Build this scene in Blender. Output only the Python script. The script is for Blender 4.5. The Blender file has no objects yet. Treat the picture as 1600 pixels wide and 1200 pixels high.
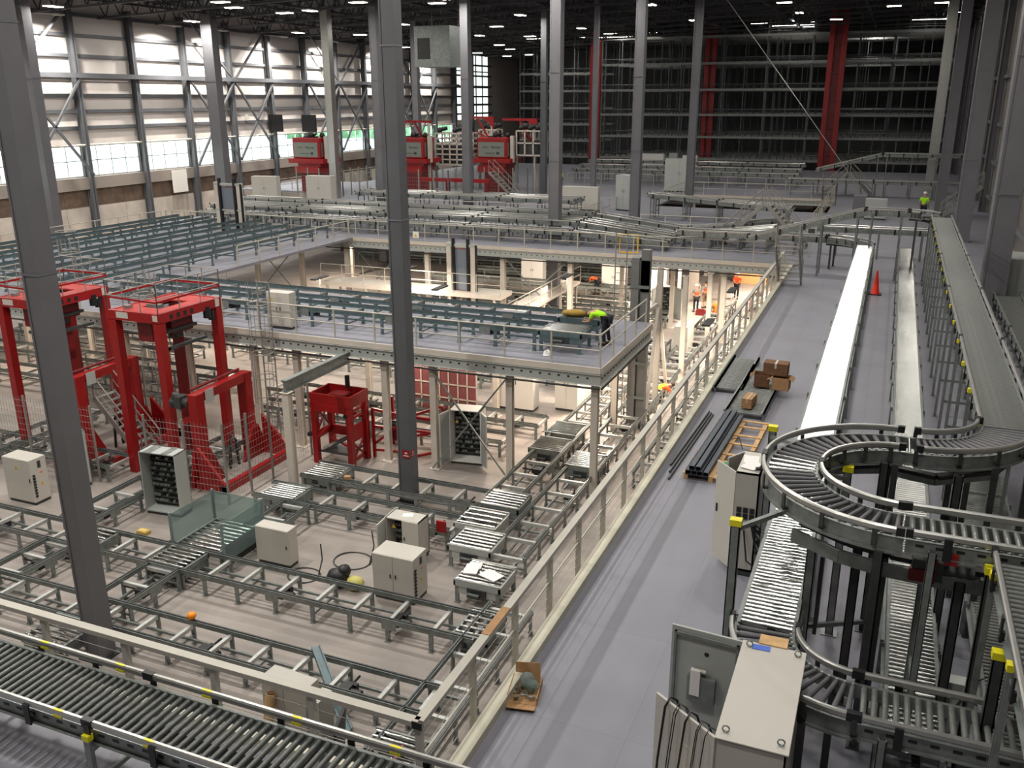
import bpy, bmesh, math, random
import numpy as np
from mathutils import Vector, Matrix
random.seed(7)
C = bpy.context.scene.collection
PI = math.pi

# ---------------------------------------------------------------- camera
FPX, YAW, PIT, ROL, HC = 1402.3, -0.39485, 0.30744, 0.0029, 8.0
_cy, _sy, _cp, _sp = math.cos(YAW), math.sin(YAW), math.cos(PIT), math.sin(PIT)
_f = np.array([_sy*_cp, _cy*_cp, -_sp]); _r0 = np.array([_cy, -_sy, 0.0]); _d0 = np.cross(_f, _r0)
_r = _r0*math.cos(ROL) + _d0*math.sin(ROL); _d = -_r0*math.sin(ROL) + _d0*math.cos(ROL)
cam_d = bpy.data.cameras.new('camera'); cam = bpy.data.objects.new('camera', cam_d); C.objects.link(cam)
cam_d.sensor_fit = 'HORIZONTAL'; cam_d.sensor_width = 36.0; cam_d.lens = FPX/1600*36.0
cam_d.clip_start = 0.05; cam_d.clip_end = 600
cam.matrix_world = Matrix(((_r[0], -_d[0], -_f[0], 0), (_r[1], -_d[1], -_f[1], 0), (_r[2], -_d[2], -_f[2], HC), (0, 0, 0, 1)))
bpy.context.scene.camera = cam

def _ray(x, y): return _f*FPX + _r*(x-800) + _d*(y-600)
def at(x, y, z=0.0):                    # where the sight line through a photo point meets the level z
    v = _ray(x, y); t = (z-HC)/v[2]; return (v[0]*t, v[1]*t)
def atX(x, y, X):
    v = _ray(x, y); t = X/v[0]; return (v[1]*t, HC+v[2]*t)
def atY(x, y, Y):
    v = _ray(x, y); t = Y/v[1]; return (v[0]*t, HC+v[2]*t)

# ---------------------------------------------------------------- world, exposure
G = -4.45            # level of the ground floor; the steel walkway is level 0
XW = -58.0           # long window wall
XR = 6.6             # right-hand wall
YB = 142.0           # end wall
sc = bpy.context.scene
sc.view_settings.view_transform = 'Standard'; sc.view_settings.look = 'None'
sc.view_settings.gamma = 1.0; sc.view_settings.use_curve_mapping = False
sc.view_settings.exposure = 0.3
w = bpy.data.worlds.new('world'); sc.world = w; w.use_nodes = True
nt = w.node_tree; bg = nt.nodes['Background']
bg.inputs[0].default_value = (0.93, 0.98, 1.0, 1); bg.inputs[1].default_value = 4.0
sc.cycles.use_denoising = True
sc.cycles.max_bounces = 6; sc.cycles.diffuse_bounces = 3; sc.cycles.glossy_bounces = 3
sc.cycles.transparent_max_bounces = 12; sc.cycles.caustics_reflective = False; sc.cycles.caustics_refractive = False
sc.cycles.sample_clamp_indirect = 4.0

def lamp(name, loc, power, size, col=(1.0, 0.96, 0.9), rot=(0, 0, 0), sizey=None, spread=None):
    l = bpy.data.lights.new(name, 'AREA'); l.energy = power; l.color = col
    l.shape = 'RECTANGLE'; l.size = size; l.size_y = sizey or size
    if spread: l.spread = spread
    o = bpy.data.objects.new(name, l); o.location = loc; o.rotation_euler = rot; C.objects.link(o)
    return o

def roofz(x): return 15.6 + (x-XW)*0.034       # underside of the roof deck
# high-bay lamp positions (x, y, power); their housings are built with the ceiling
BAYS = []
for ix, x in enumerate((-52, -41, -30, -19, -9.5, -1.65, 2.1)):
    for iy, y in enumerate((4, 14, 24, 35, 47, 60, 74, 90)):
        p = 420
        if x == -52: p = 420
        if x == -19 and y in (14, 24): p = 1150
        if x == -9.5 and y <= 35: p = 220
        if y <= 4: p = 420
        if x > -12 and y > 55: p = 150
        if y > 80: p = 130
        if x == 2.1: p = 50 if y < 50 else 30
        if x == -1.65: p = 380 if y < 50 else 200
        BAYS.append((x, y, p))
for x, y, p in BAYS:
    lamp('high_bay_light', (x, y, roofz(x)-2.05), p, 0.55 if x < -5 else 1.4, (1.0, 0.955, 0.89), sizey=1.1 if x < -5 else .6)
# wall-washing floodlights on the window wall
FLOODS = (44.2, 50.4, 62.0, 67.8, 76.5, 85.3, 97.0, 108.7)
for y in FLOODS:
    lamp('wall_flood_light', (XW+2.6, y, 13.6), 760, 0.35, (1.0, 0.95, 0.87), rot=(0, math.radians(20), 0), sizey=0.8, spread=math.radians(125))
# lights under the mezzanine decks; those over the gap are added fill
DECK_FILL = ((-10.4, 34.5, -0.95, 520), (-6.4, 36.5, -.9, 260), (-20, 38.8, -0.9, 330), (-27, 38.8, -0.9, 300), (-6.6, 43.5, -0.9, 420), (-15.2, 44, -0.9, 300), (-24, 43, -0.9, 300), (-36, 38, -.8, 260), (-38, 30, -.8, 200),
                   (-8, 51.5, -0.8, 620), (-7, 60, -0.8, 760), (-13, 54, -0.8, 560), (-20, 54, -0.8, 380), (-28, 54, -0.8, 380), (-36, 54, -0.8, 300),
                   (-9.6, 29.5, -0.9, 120), (-13, 29.5, -0.9, 150), (-18, 30, -0.9, 130), (-23.5, 31, -0.9, 120), (-31, 36, -0.9, 160))
for x, y, z, p in DECK_FILL:
    lamp('deck_and_fill_light', (x, y, z), p, 0.25, (1.0, 0.84, 0.68), sizey=1.2)
# ---------------------------------------------------------------- materials
def s2l(c): return tuple((v/255/12.92 if v/255 <= .04045 else ((v/255+.055)/1.055)**2.4) for v in c)
def mat(name, rgb, rough=.5, metal=0., noise=0., scale=4., bump=0., emit=0., coat=0., lin=False, spec=None, wear=None):
    m = bpy.data.materials.new(name); m.use_nodes = True; nt = m.node_tree; b = nt.nodes['Principled BSDF']
    c = rgb if lin else s2l(rgb)
    b.inputs['Base Color'].default_value = (*c, 1); b.inputs['Roughness'].default_value = rough; b.inputs['Metallic'].default_value = metal
    if spec is not None: b.inputs['Specular IOR Level'].default_value = spec
    if noise:
        tc = nt.nodes.new('ShaderNodeTexCoord'); n = nt.nodes.new('ShaderNodeTexNoise'); n.inputs['Scale'].default_value = scale; n.inputs['Detail'].default_value = 5
        nt.links.new(tc.outputs['Object'], n.inputs['Vector'])
        r = nt.nodes.new('ShaderNodeValToRGB'); r.color_ramp.elements[0].position = .3; r.color_ramp.elements[1].position = .7
        r.color_ramp.elements[0].color = (*[v*(1-noise) for v in c], 1); r.color_ramp.elements[1].color = (*[min(1, v*(1+noise*.6)) for v in c], 1)
        nt.links.new(n.outputs[0], r.inputs[0]); nt.links.new(r.outputs[0], b.inputs['Base Color'])
        if bump:
            bu = nt.nodes.new('ShaderNodeBump'); bu.inputs['Strength'].default_value = bump; nt.links.new(n.outputs[0], bu.inputs['Height']); nt.links.new(bu.outputs[0], b.inputs['Normal'])
    if emit:
        b.inputs['Emission Color'].default_value = (*c, 1); b.inputs['Emission Strength'].default_value = emit
    return m
M = {}
M['galv'] = mat('galvanised_steel', (138, 144, 141), .42, .4, .25, 6)
M['zinc'] = mat('bright_zinc', (190, 192, 188), .4, .25, .12, 9)
M['dark'] = mat('dark_steel', (72, 75, 75), .45, .4, .2, 8)
M['blue'] = mat('blue_grey_steel', (98, 116, 120), .42, .25, .2, 5)
M['roller'] = mat('polished_roller', (205, 207, 204), .17, 1.0, .06, 12)
M['rollerblk'] = mat('rubber_roller', (106, 106, 109), .5, 0, .12, 14)
M['rollergry'] = mat('satin_roller', (146, 149, 146), .32, .55, .15, 12)
M['rollerdk'] = mat('dark_satin_roller', (96, 99, 96), .35, .45, .15, 12)
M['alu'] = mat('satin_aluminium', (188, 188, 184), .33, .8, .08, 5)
M['cream'] = mat('cream_paint', (208, 200, 188), .5, 0, .07, 2)
M['creamrail'] = mat('cream_rail_paint', (186, 182, 170), .45, 0, .08, 3)
M['kerb'] = mat('kerb_edge', (206, 202, 182), .6, 0, .12, 3)
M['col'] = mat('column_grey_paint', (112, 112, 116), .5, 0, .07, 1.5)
M['coldk'] = mat('dark_column_paint', (92, 94, 98), .5, 0, .08, 1.5)
M['red'] = mat('machine_red', (150, 18, 20), .38, 0, .1, 3)
M['reddk'] = mat('dark_machine_red', (112, 20, 22), .45, 0, .12, 3)
M['cab'] = mat('cabinet_paint', (196, 192, 183), .45, 0, .03, 2)
M['cabgry'] = mat('cabinet_grey', (176, 180, 176), .45, 0, .04, 2)
M['black'] = mat('black_plastic', (28, 28, 30), .45)
M['inner'] = mat('cabinet_interior', (44, 44, 42), .6, 0, .6, 14)
M['yellow'] = mat('yellow_plastic', (236, 226, 30), .45)
M['orange'] = mat('orange_plastic', (250, 110, 20), .5)
M['cone'] = mat('cone_orange', (240, 50, 24), .5)
M['wood'] = mat('pine_wood', (214, 174, 122), .65, 0, .22, 9)
M['card'] = mat('cardboard', (176, 136, 94), .75, 0, .15, 7)
M['carddk'] = mat('brown_cardboard', (118, 84, 58), .8, 0, .2, 7)
M['white'] = mat('white_paint', (232, 230, 224), .5)
M['paper'] = mat('paper_white', (240, 238, 236), .8)
M['wire'] = mat('mesh_wire', (150, 148, 142), .5, .3)
M['skin'] = mat('skin', (190, 140, 112), .6)
M['hiviz'] = mat('hi_viz_yellow', (176, 250, 20), .75)
M['vest'] = mat('orange_vest', (255, 84, 30), .75)
M['vesty'] = mat('yellow_vest', (240, 240, 20), .75)
M['navy'] = mat('dark_trousers', (30, 32, 40), .85)
M['tan'] = mat('tan_trousers', (120, 100, 78), .85)
M['greyshirt'] = mat('grey_shirt', (120, 116, 112), .85)
M['boot'] = mat('boots', (44, 36, 30), .7)
M['hair'] = mat('hair', (50, 36, 26), .8)
M['green'] = mat('green_wrap', (20, 140, 90), .6)
M['oxred'] = mat('red_curtain_panel', (136, 76, 78), .6, 0, .15, 3)
M['warn'] = mat('warning_yellow', (238, 190, 40), .6)
M['lens'] = mat('lamp_lens', (255, 246, 232), .5, emit=14)
M['truss'] = mat('roof_steel', (66, 66, 68), .6, 0, .1, 2)
M['rack'] = mat('rack_steel', (92, 96, 98), .45, .3, .12, 2)
M['rackbeam'] = mat('rack_beam_zinc', (140, 142, 140), .42, .3, .1, 3)
M['roofdeck'] = mat('roof_deck', (58, 58, 60), .8, 0, .15, 1)
M['panelwhite'] = mat('robot_panel', (128, 134, 126), .45)
M['mast'] = mat('mast_grey', (128, 128, 126), .45, .2, .1, 2)

def floor_mat(name, rgb, n1=.16, s1=.35, rough=.6, streak=.0, joints=0):
    m = bpy.data.materials.new(name); m.use_nodes = True; nt = m.node_tree; b = nt.nodes['Principled BSDF']; L = nt.links.new
    tc = nt.nodes.new('ShaderNodeTexCoord'); c = s2l(rgb)
    a = nt.nodes.new('ShaderNodeTexNoise'); a.inputs['Scale'].default_value = s1; a.inputs['Detail'].default_value = 7; a.inputs['Roughness'].default_value = .62
    L(tc.outputs['Object'], a.inputs['Vector'])
    r = nt.nodes.new('ShaderNodeValToRGB'); r.color_ramp.elements[0].position = .33; r.color_ramp.elements[1].position = .68
    r.color_ramp.elements[0].color = (*[v*(1-n1) for v in c], 1); r.color_ramp.elements[1].color = (*[v*(1+n1*.6) for v in c], 1)
    L(a.outputs[0], r.inputs[0]); out = r.outputs[0]
    if streak:                                    # tyre scuffs and sweeping marks along x
        mp = nt.nodes.new('ShaderNodeMapping'); mp.inputs['Scale'].default_value = (.2, 2.2, 1); L(tc.outputs['Object'], mp.inputs['Vector'])
        n2 = nt.nodes.new('ShaderNodeTexNoise'); n2.inputs['Scale'].default_value = 1.3; n2.inputs['Detail'].default_value = 6; L(mp.outputs[0], n2.inputs['Vector'])
        r2 = nt.nodes.new('ShaderNodeValToRGB'); r2.color_ramp.elements[0].position = .42; r2.color_ramp.elements[1].position = .62
        r2.color_ramp.elements[0].color = (1-streak,)*3+(1,); r2.color_ramp.elements[1].color = (1, 1, 1, 1); L(n2.outputs[0], r2.inputs[0])
        mx = nt.nodes.new('ShaderNodeMix'); mx.data_type = 'RGBA'; mx.blend_type = 'MULTIPLY'; mx.inputs[0].default_value = 1
        L(out, mx.inputs[6]); L(r2.outputs[0], mx.inputs[7]); out = mx.outputs[2]
    if joints:
        br = nt.nodes.new('ShaderNodeTexBrick'); br.offset = 0; br.inputs['Scale'].default_value = 1; br.inputs['Brick Width'].default_value = 1.2; br.inputs['Row Height'].default_value = 2.4
        br.inputs['Mortar Size'].default_value = .006; br.inputs['Color1'].default_value = (1, 1, 1, 1); br.inputs['Color2'].default_value = (.95, .95, .95, 1); br.inputs['Mortar'].default_value = (.8, .8, .8, 1)
        L(tc.outputs['Object'], br.inputs['Vector'])
        mx = nt.nodes.new('ShaderNodeMix'); mx.data_type = 'RGBA'; mx.blend_type = 'MULTIPLY'; mx.inputs[0].default_value = 1
        L(out, mx.inputs[6]); L(br.outputs[0], mx.inputs[7]); out = mx.outputs[2]
    L(out, b.inputs['Base Color']); b.inputs['Roughness'].default_value = rough
    return m
M['ground'] = floor_mat('screed_floor', (158, 149, 142), .22, .45, .6, .13)
M['deck'] = floor_mat('painted_deck_boards', (138, 138, 148), .08, .8, .5, 0, 1)
M['asphalt'] = floor_mat('yard_asphalt', (190, 190, 186), .1, .2, .9)
def glass_mat():
    m = bpy.data.materials.new('window_glass'); m.use_nodes = True; nt = m.node_tree; b = nt.nodes['Principled BSDF']; o = nt.nodes['Material Output']
    t = nt.nodes.new('ShaderNodeBsdfTransparent'); t.inputs[0].default_value = (.93, .99, .98, 1)
    g = nt.nodes.new('ShaderNodeBsdfGlossy'); g.inputs['Roughness'].default_value = .04
    mx = nt.nodes.new('ShaderNodeMixShader'); mx.inputs[0].default_value = .08
    nt.links.new(t.outputs[0], mx.inputs[1]); nt.links.new(g.outputs[0], mx.inputs[2]); nt.links.new(mx.outputs[0], o.inputs[0]); return m
M['glass'] = glass_mat()
def plexi_mat():
    m = bpy.data.materials.new('clear_plexiglass'); m.use_nodes = True; nt = m.node_tree; o = nt.nodes['Material Output']
    t = nt.nodes.new('ShaderNodeBsdfTransparent'); t.inputs[0].default_value = (.72, .82, .80, 1)
    g = nt.nodes.new('ShaderNodeBsdfDiffuse'); g.inputs[0].default_value = (.42, .5, .5, 1)
    mx = nt.nodes.new('ShaderNodeMixShader'); mx.inputs[0].default_value = .3
    nt.links.new(t.outputs[0], mx.inputs[1]); nt.links.new(g.outputs[0], mx.inputs[2]); nt.links.new(mx.outputs[0], o.inputs[0]); return m
M['plexi'] = plexi_mat()

# ---------------------------------------------------------------- mesh builder
class MB:
    def __init__(s): s.v = []; s.f = []; s.sm = []
    def _add(s, vs, fs, sm=False):
        n = len(s.v); s.v += [tuple(p) for p in vs]; s.f += [tuple(i+n for i in f) for f in fs]; s.sm += [sm]*len(fs); return s
    def box(s, x0, y0, z0, x1, y1, z1):
        if x0 > x1: x0, x1 = x1, x0
        if y0 > y1: y0, y1 = y1, y0
        if z0 > z1: z0, z1 = z1, z0
        return s._add([(x0, y0, z0), (x1, y0, z0), (x1, y1, z0), (x0, y1, z0), (x0, y0, z1), (x1, y0, z1), (x1, y1, z1), (x0, y1, z1)],
                      [(3, 2, 1, 0), (4, 5, 6, 7), (0, 1, 5, 4), (1, 2, 6, 5), (2, 3, 7, 6), (3, 0, 4, 7)])
    def beam(s, p, q, w, h, up=(0, 0, 1)):
        p = Vector(p); q = Vector(q); d = (q-p).normalized(); u = Vector(up)
        if abs(d.dot(u)) > .98: u = Vector((0, 1, 0)) if abs(d.y) < .9 else Vector((1, 0, 0))
        a = d.cross(u).normalized()*(w/2); b = a.cross(d).normalized()*(h/2)
        vs = [p-a-b, p+a-b, p+a+b, p-a+b, q-a-b, q+a-b, q+a+b, q-a+b]
        return s._add(vs, [(0, 1, 2, 3), (7, 6, 5, 4), (1, 0, 4, 5), (2, 1, 5, 6), (3, 2, 6, 7), (0, 3, 7, 4)])
    def tube(s, p, q, r, n=8, r2=None, cap=True):
        p = Vector(p); q = Vector(q); d = (q-p).normalized(); u = Vector((0, 0, 1)) if abs(d.z) < .9 else Vector((1, 0, 0))
        a = d.cross(u).normalized(); b = a.cross(d).normalized(); r2 = r if r2 is None else r2; vs = []
        for k in range(n):
            t = 2*PI*k/n; o = a*math.cos(t)+b*math.sin(t); vs += [p+o*r]
        for k in range(n):
            t = 2*PI*k/n; o = a*math.cos(t)+b*math.sin(t); vs += [q+o*r2]
        base = len(s.v)
        s._add(vs, [((k+1) % n, k, k+n, (k+1) % n+n) for k in range(n)], True)
        if cap:
            s._add(vs, [tuple(range(n)), tuple(n+k for k in reversed(range(n)))])
        return s
    def path(s, pts, r, n=6):
        pts = [Vector(p) for p in pts]; rings = []; vs = []
        for i, p in enumerate(pts):
            d = (pts[min(i+1, len(pts)-1)]-pts[max(i-1, 0)]).normalized(); u = Vector((0, 0, 1)) if abs(d.z) < .95 else Vector((1, 0, 0))
            a = d.cross(u).normalized(); b = a.cross(d).normalized()
            for k in range(n):
                t = 2*PI*k/n; vs.append(p+(a*math.cos(t)+b*math.sin(t))*r)
        fs = []
        for i in range(len(pts)-1):
            for k in range(n): fs.append((i*n+(k+1) % n, i*n+k, (i+1)*n+k, (i+1)*n+(k+1) % n))
        return s._add(vs, fs, True)
    def sweep(s, pts, prof, closed=True):          # pts: horizontal path; prof: (offset to the right, z) polygon
        pts = [Vector(p) for p in pts]; m = len(prof); vs = []
        for i, p in enumerate(pts):
            d = (pts[min(i+1, len(pts)-1)]-pts[max(i-1, 0)]); d.z = 0; d.normalize(); nrm = Vector((d.y, -d.x, 0))
            for o, z in prof: vs.append(p+nrm*o+Vector((0, 0, z)))
        fs = []
        for i in range(len(pts)-1):
            for k in range(m): fs.append((i*m+k, i*m+(k+1) % m, (i+1)*m+(k+1) % m, (i+1)*m+k))
        fs += [tuple(reversed(range(m))), tuple((len(pts)-1)*m+k for k in range(m))]
        return s._add(vs, fs)
    def prism(s, poly, z0, z1):
        n = len(poly); vs = [(x, y, z0) for x, y in poly]+[(x, y, z1) for x, y in poly]
        return s._add(vs, [tuple(reversed(range(n))), tuple(range(n, 2*n))]+[(k, (k+1) % n, (k+1) % n+n, k+n) for k in range(n)])
    def prismx(s, poly, x0, x1):                   # polygon in (y, z), pushed along x
        n = len(poly); vs = [(x0, a, b) for a, b in poly]+[(x1, a, b) for a, b in poly]
        return s._add(vs, [tuple(reversed(range(n))), tuple(range(n, 2*n))]+[(k, (k+1) % n, (k+1) % n+n, k+n) for k in range(n)])
    def lathe(s, prof, c=(0, 0, 0), n=14):
        vs = []; fs = []; m = len(prof)
        for r, z in prof:
            for k in range(n): vs.append((c[0]+r*math.cos(2*PI*k/n), c[1]+r*math.sin(2*PI*k/n), c[2]+z))
        for i in range(m-1):
            for k in range(n): fs.append((i*n+k, i*n+(k+1) % n, (i+1)*n+(k+1) % n, (i+1)*n+k))
        s._add(vs, fs, True)
        return s._add(vs, [tuple(reversed(range(n))), tuple((m-1)*n+k for k in range(n))])
    def ball(s, c, r, n=10, sc=(1, 1, 1)):
        vs = []; fs = []; m = max(4, n//2)
        for i in range(1, m):
            a = PI*i/m
            for k in range(n): vs.append((c[0]+sc[0]*r*math.sin(a)*math.cos(2*PI*k/n), c[1]+sc[1]*r*math.sin(a)*math.sin(2*PI*k/n), c[2]+sc[2]*r*math.cos(a)))
        t = len(vs); vs += [(c[0], c[1], c[2]+sc[2]*r), (c[0], c[1], c[2]-sc[2]*r)]
        for i in range(m-2):
            for k in range(n): fs.append((i*n+k, (i+1)*n+k, (i+1)*n+(k+1) % n, i*n+(k+1) % n))
        for k in range(n): fs.append((t, k, (k+1) % n)); fs.append((t+1, (m-2)*n+(k+1) % n, (m-2)*n+k))
        return s._add(vs, fs, True)
    def mesh(s, name, m):
        me = bpy.data.meshes.new(name); me.from_pydata(s.v, [], s.f); me.polygons.foreach_set('use_smooth', s.sm)
        if m is not None: me.materials.append(M[m] if isinstance(m, str) else m)
        me.update(); return me
    def build(s, name, m, parent=None, loc=(0, 0, 0), rz=0., bevel=0.):
        o = bpy.data.objects.new(name, s.mesh(name, m)); C.objects.link(o); o.location = loc; o.rotation_euler = (0, 0, rz)
        if parent is not None: o.parent = parent
        if bevel:
            b = o.modifiers.new('bevel', 'BEVEL'); b.width = bevel; b.segments = 2; b.limit_method = 'ANGLE'; b.harden_normals = False
        return o
def multi(name, parts, parent=None, loc=(0, 0, 0), rz=0.):            # one object from several shapes, each with its own finish
    a = MB(); ids = []; ms = []
    for mb, m in parts:
        if m not in ms: ms.append(m)
        a._add(mb.v, []); n0 = len(a.v)-len(mb.v); a.f += [tuple(i+n0 for i in f) for f in mb.f]; a.sm += mb.sm; ids += [ms.index(m)]*len(mb.f)
    me = a.mesh(name, None)
    for m in ms: me.materials.append(M[m])
    me.polygons.foreach_set('material_index', ids); me.update()
    o = bpy.data.objects.new(name, me); C.objects.link(o); o.location = loc; o.rotation_euler = (0, 0, rz)
    if parent is not None: o.parent = parent
    return o
_cache = {}
def cp(name, key, fn, m, parent, loc=(0, 0, 0), rot=(0, 0, 0), scale=None):   # one more copy of a repeated part, sharing its mesh
    k = (name, key)
    if k not in _cache:
        mb = MB(); fn(mb); _cache[k] = bpy.data.objects.new(name, mb.mesh(name, m)); o = _cache[k]
    else: o = _cache[k].copy()
    C.objects.link(o); o.parent = parent; o.location = loc; o.rotation_euler = rot if not isinstance(rot, (int, float)) else (0, 0, rot)
    if scale: o.scale = scale
    return o
def thing(name, label, cat, loc=(0, 0, 0), rz=0., group=None):
    o = bpy.data.objects.new(name, None); C.objects.link(o); o.location = loc; o.rotation_euler = (0, 0, rz)
    o['label'] = label; o['category'] = cat
    if group: o['group'] = group
    return o
def tag(o, label, cat, group=None):
    o['label'] = label; o['category'] = cat
    if group: o['group'] = group
    return o
def struct(name, mb, m, parent=None, **k):
    o = mb.build(name, m, parent, **k)
    if parent is None: o['kind'] = 'structure'
    return o
def copy_tree(o, parent=None):
    c = o.copy(); C.objects.link(c)
    if parent is not None: c.parent = parent
    for ch in list(o.children): copy_tree(ch, c)
    return c
def frange(a, b, st):
    n = max(1, int(round((b-a)/st))); return [a+(b-a)*i/n for i in range(n+1)]
# ---------------------------------------------------------------- the building
struct('floor', MB().box(XW-1, -6, G-.3, XR+.5, YB, G), 'ground')
DK = -.14
struct('floor_walkway', MB().box(-4.22, -5.5, DK, XR, 112, 0), 'deck')
struct('floor_near_walkway', MB().box(-45, -5.5, DK, -4.22, 7.75, 0), 'deck')
b = MB(); b.box(-46, 46.9, DK, -4.22, 70, 0).box(-57, 70, DK, -17, 80, 0).box(-50, 80, DK, -4.22, 112, 0)
struct('floor_far_mezzanine', b, 'deck')
b = MB(); b.box(-44.5, 25.8, DK, -7.75, 32.2, 0).box(-44.5, 32.2, DK, -30, 46.9, 0)
struct('floor_front_mezzanine', b, 'deck')
# kerb along the two walkway edges, and the steel faces under it
struct('trim_1', MB().box(-4.3, 7.6, 0, -4.12, 46.8, .13).box(-30, 7.65, 0, -4.12, 7.8, .13), 'kerb')
struct('trim_2', MB().box(-4.36, 7.76, -.42, -4.225, 46.8, .0).box(-30, 7.76, -.42, -4.36, 7.86, 0), 'cream')
# walls
Z0 = G
b = MB()
zs = [G, -2.4]; wy0, wy1 = 36, 118
b.box(XW-.3, -6, G, XW, YB, 2.35)                    # precast base, below the window band
b.box(XW-.3, -6, 4.75, XW, YB, 16.2)                 # insulated panels above it
b.box(XW-.3, -6, 2.3, XW, 36, 4.8); b.box(XW-.3, wy1, 2.3, XW, YB, 4.8)
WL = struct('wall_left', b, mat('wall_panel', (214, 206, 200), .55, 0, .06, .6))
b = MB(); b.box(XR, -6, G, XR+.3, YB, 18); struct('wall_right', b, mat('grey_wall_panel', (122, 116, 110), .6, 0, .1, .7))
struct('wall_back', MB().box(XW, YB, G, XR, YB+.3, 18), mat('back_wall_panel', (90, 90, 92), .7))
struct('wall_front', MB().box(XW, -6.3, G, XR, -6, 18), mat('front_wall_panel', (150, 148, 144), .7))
b = MB(); b._add([(XW-.5, -6.3, roofz(XW)), (XR+.5, -6.3, roofz(XR)), (XR+.5, YB+.3, roofz(XR)), (XW-.5, YB+.3, roofz(XW)),
                  (XW-.5, -6.3, roofz(XW)+.4), (XR+.5, -6.3, roofz(XR)+.4), (XR+.5, YB+.3, roofz(XR)+.4), (XW-.5, YB+.3, roofz(XW)+.4)],
                 [(0, 1, 2, 3), (7, 6, 5, 4), (0, 4, 5, 1), (1, 5, 6, 2), (2, 6, 7, 3), (3, 7, 4, 0)])
struct('ceiling', b, 'roofdeck')
# precast panels and grime band at the foot of the window wall
b = MB()
for y in frange(30, 125, 3): b.box(XW, y+.02, G, XW+.12, y+2.96, .05)
struct('baseboard_left', b, mat('precast_panel', (196, 186, 176), .7, 0, .14, 1.2))
b = MB()
for y in frange(30, 125, 3): b.box(XW+.002, y+.02, .1, XW+.06, y+2.96, 1.35)
struct('trim_3', b, mat('brown_board', (116, 98, 84), .8, 0, .35, 1.5))
struct('trim_4', MB().box(XW, 28, 1.4, XW+.35, 130, 2.3), mat('sill_band', (150, 140, 132), .6, 0, .08, 1))
struct('trim_5', MB().tube((XW+.5, 28, 4.72), (XW+.5, 120, 4.72), .09), 'cream')
# windows: one per bay between wall columns
bays = [41.45+5.85*k for k in range(-1, 14)]
for k in range(len(bays)-1):
    y0, y1 = bays[k], bays[k+1]
    o = struct(f'window_{k+1}', MB().box(XW-.16, y0+.1, 2.38, XW-.14, y1-.1, 4.72), 'glass')
    b = MB().box(XW-.2, y0, 2.3, XW-.05, y0+.12, 4.75).box(XW-.2, y1-.12, 2.3, XW-.05, y1, 4.75).box(XW-.2, y0, 2.3, XW-.05, y1, 2.4).box(XW-.2, y0, 4.65, XW-.05, y1, 4.75)
    for j in (1, 2, 3): yy = y0+(y1-y0)*j/4; b.box(XW-.2, yy-.03, 2.3, XW-.08, yy+.03, 4.75)
    b.box(XW-.2, y0, 3.5, XW-.08, y1, 3.56); b.build('window_frame', 'alu', o)
# tall window on the closed wall; its daylight is a glow in the pane
o = struct('window_20', MB().box(XW+.02, 119, 5.2, XW+.05, 130, 14), mat('daylight_glow_pane', (226, 238, 232), .4, emit=1.3))
b = MB()
for y in frange(119, 130, 2.2): b.box(XW+.05, y-.1, 5, XW+.15, y+.1, 14.2)
for z in (7.3, 9.6, 11.8): b.box(XW+.05, 119, z-.08, XW+.14, 130, z+.08)
b.build('window_frame', 'dark', o)
# yard outside
struct('ground_yard', MB().box(XW-140, -60, G+.3, XW-.4, 260, G+.5), 'asphalt')
b = MB()
for k in range(240):
    y = 250+random.random()*190; b.ball((XW-108-random.random()*18, y, G+1.2+random.random()*2.6), 2.2+random.random()*2.2, 8)
o = b.build('hedge', mat('hedge_green', (96, 140, 100), .9, 0, .4, .8)); tag(o, 'green bushes beyond the yard, seen through the window band', 'hedge'); o['kind'] = 'stuff'
b = MB().box(XW-40, 60, G+.5, XW-38.8, 180, G+.56)
o = b.build('road_line', 'white'); o['kind'] = 'structure'
for k, y in enumerate((104, 112)):
    t = thing('parked_car', ('blue car parked in the yard beyond the window band', 'dark car parked in the yard, further along than the blue one')[k], 'car', (XW-26, y, G+.5))
    cm = mat('car_paint_%d' % k, ((30, 90, 190), (60, 64, 70))[k], .3)
    MB().prismx([(-2.1, .35), (2.1, .35), (2.15, .8), (1.3, .95), (.8, 1.4), (-1.1, 1.42), (-1.7, .98), (-2.15, .85)], -.85, .85).build('body', cm, t)
    for sx in (-.86, .7):
        for sy in (-1.3, 1.3): cp('wheel', 'carwheel', lambda m: m.tube((0, 0, 0), (.18, 0, 0), .33, 12), 'black', t, (sx, sy, .33))

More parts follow.
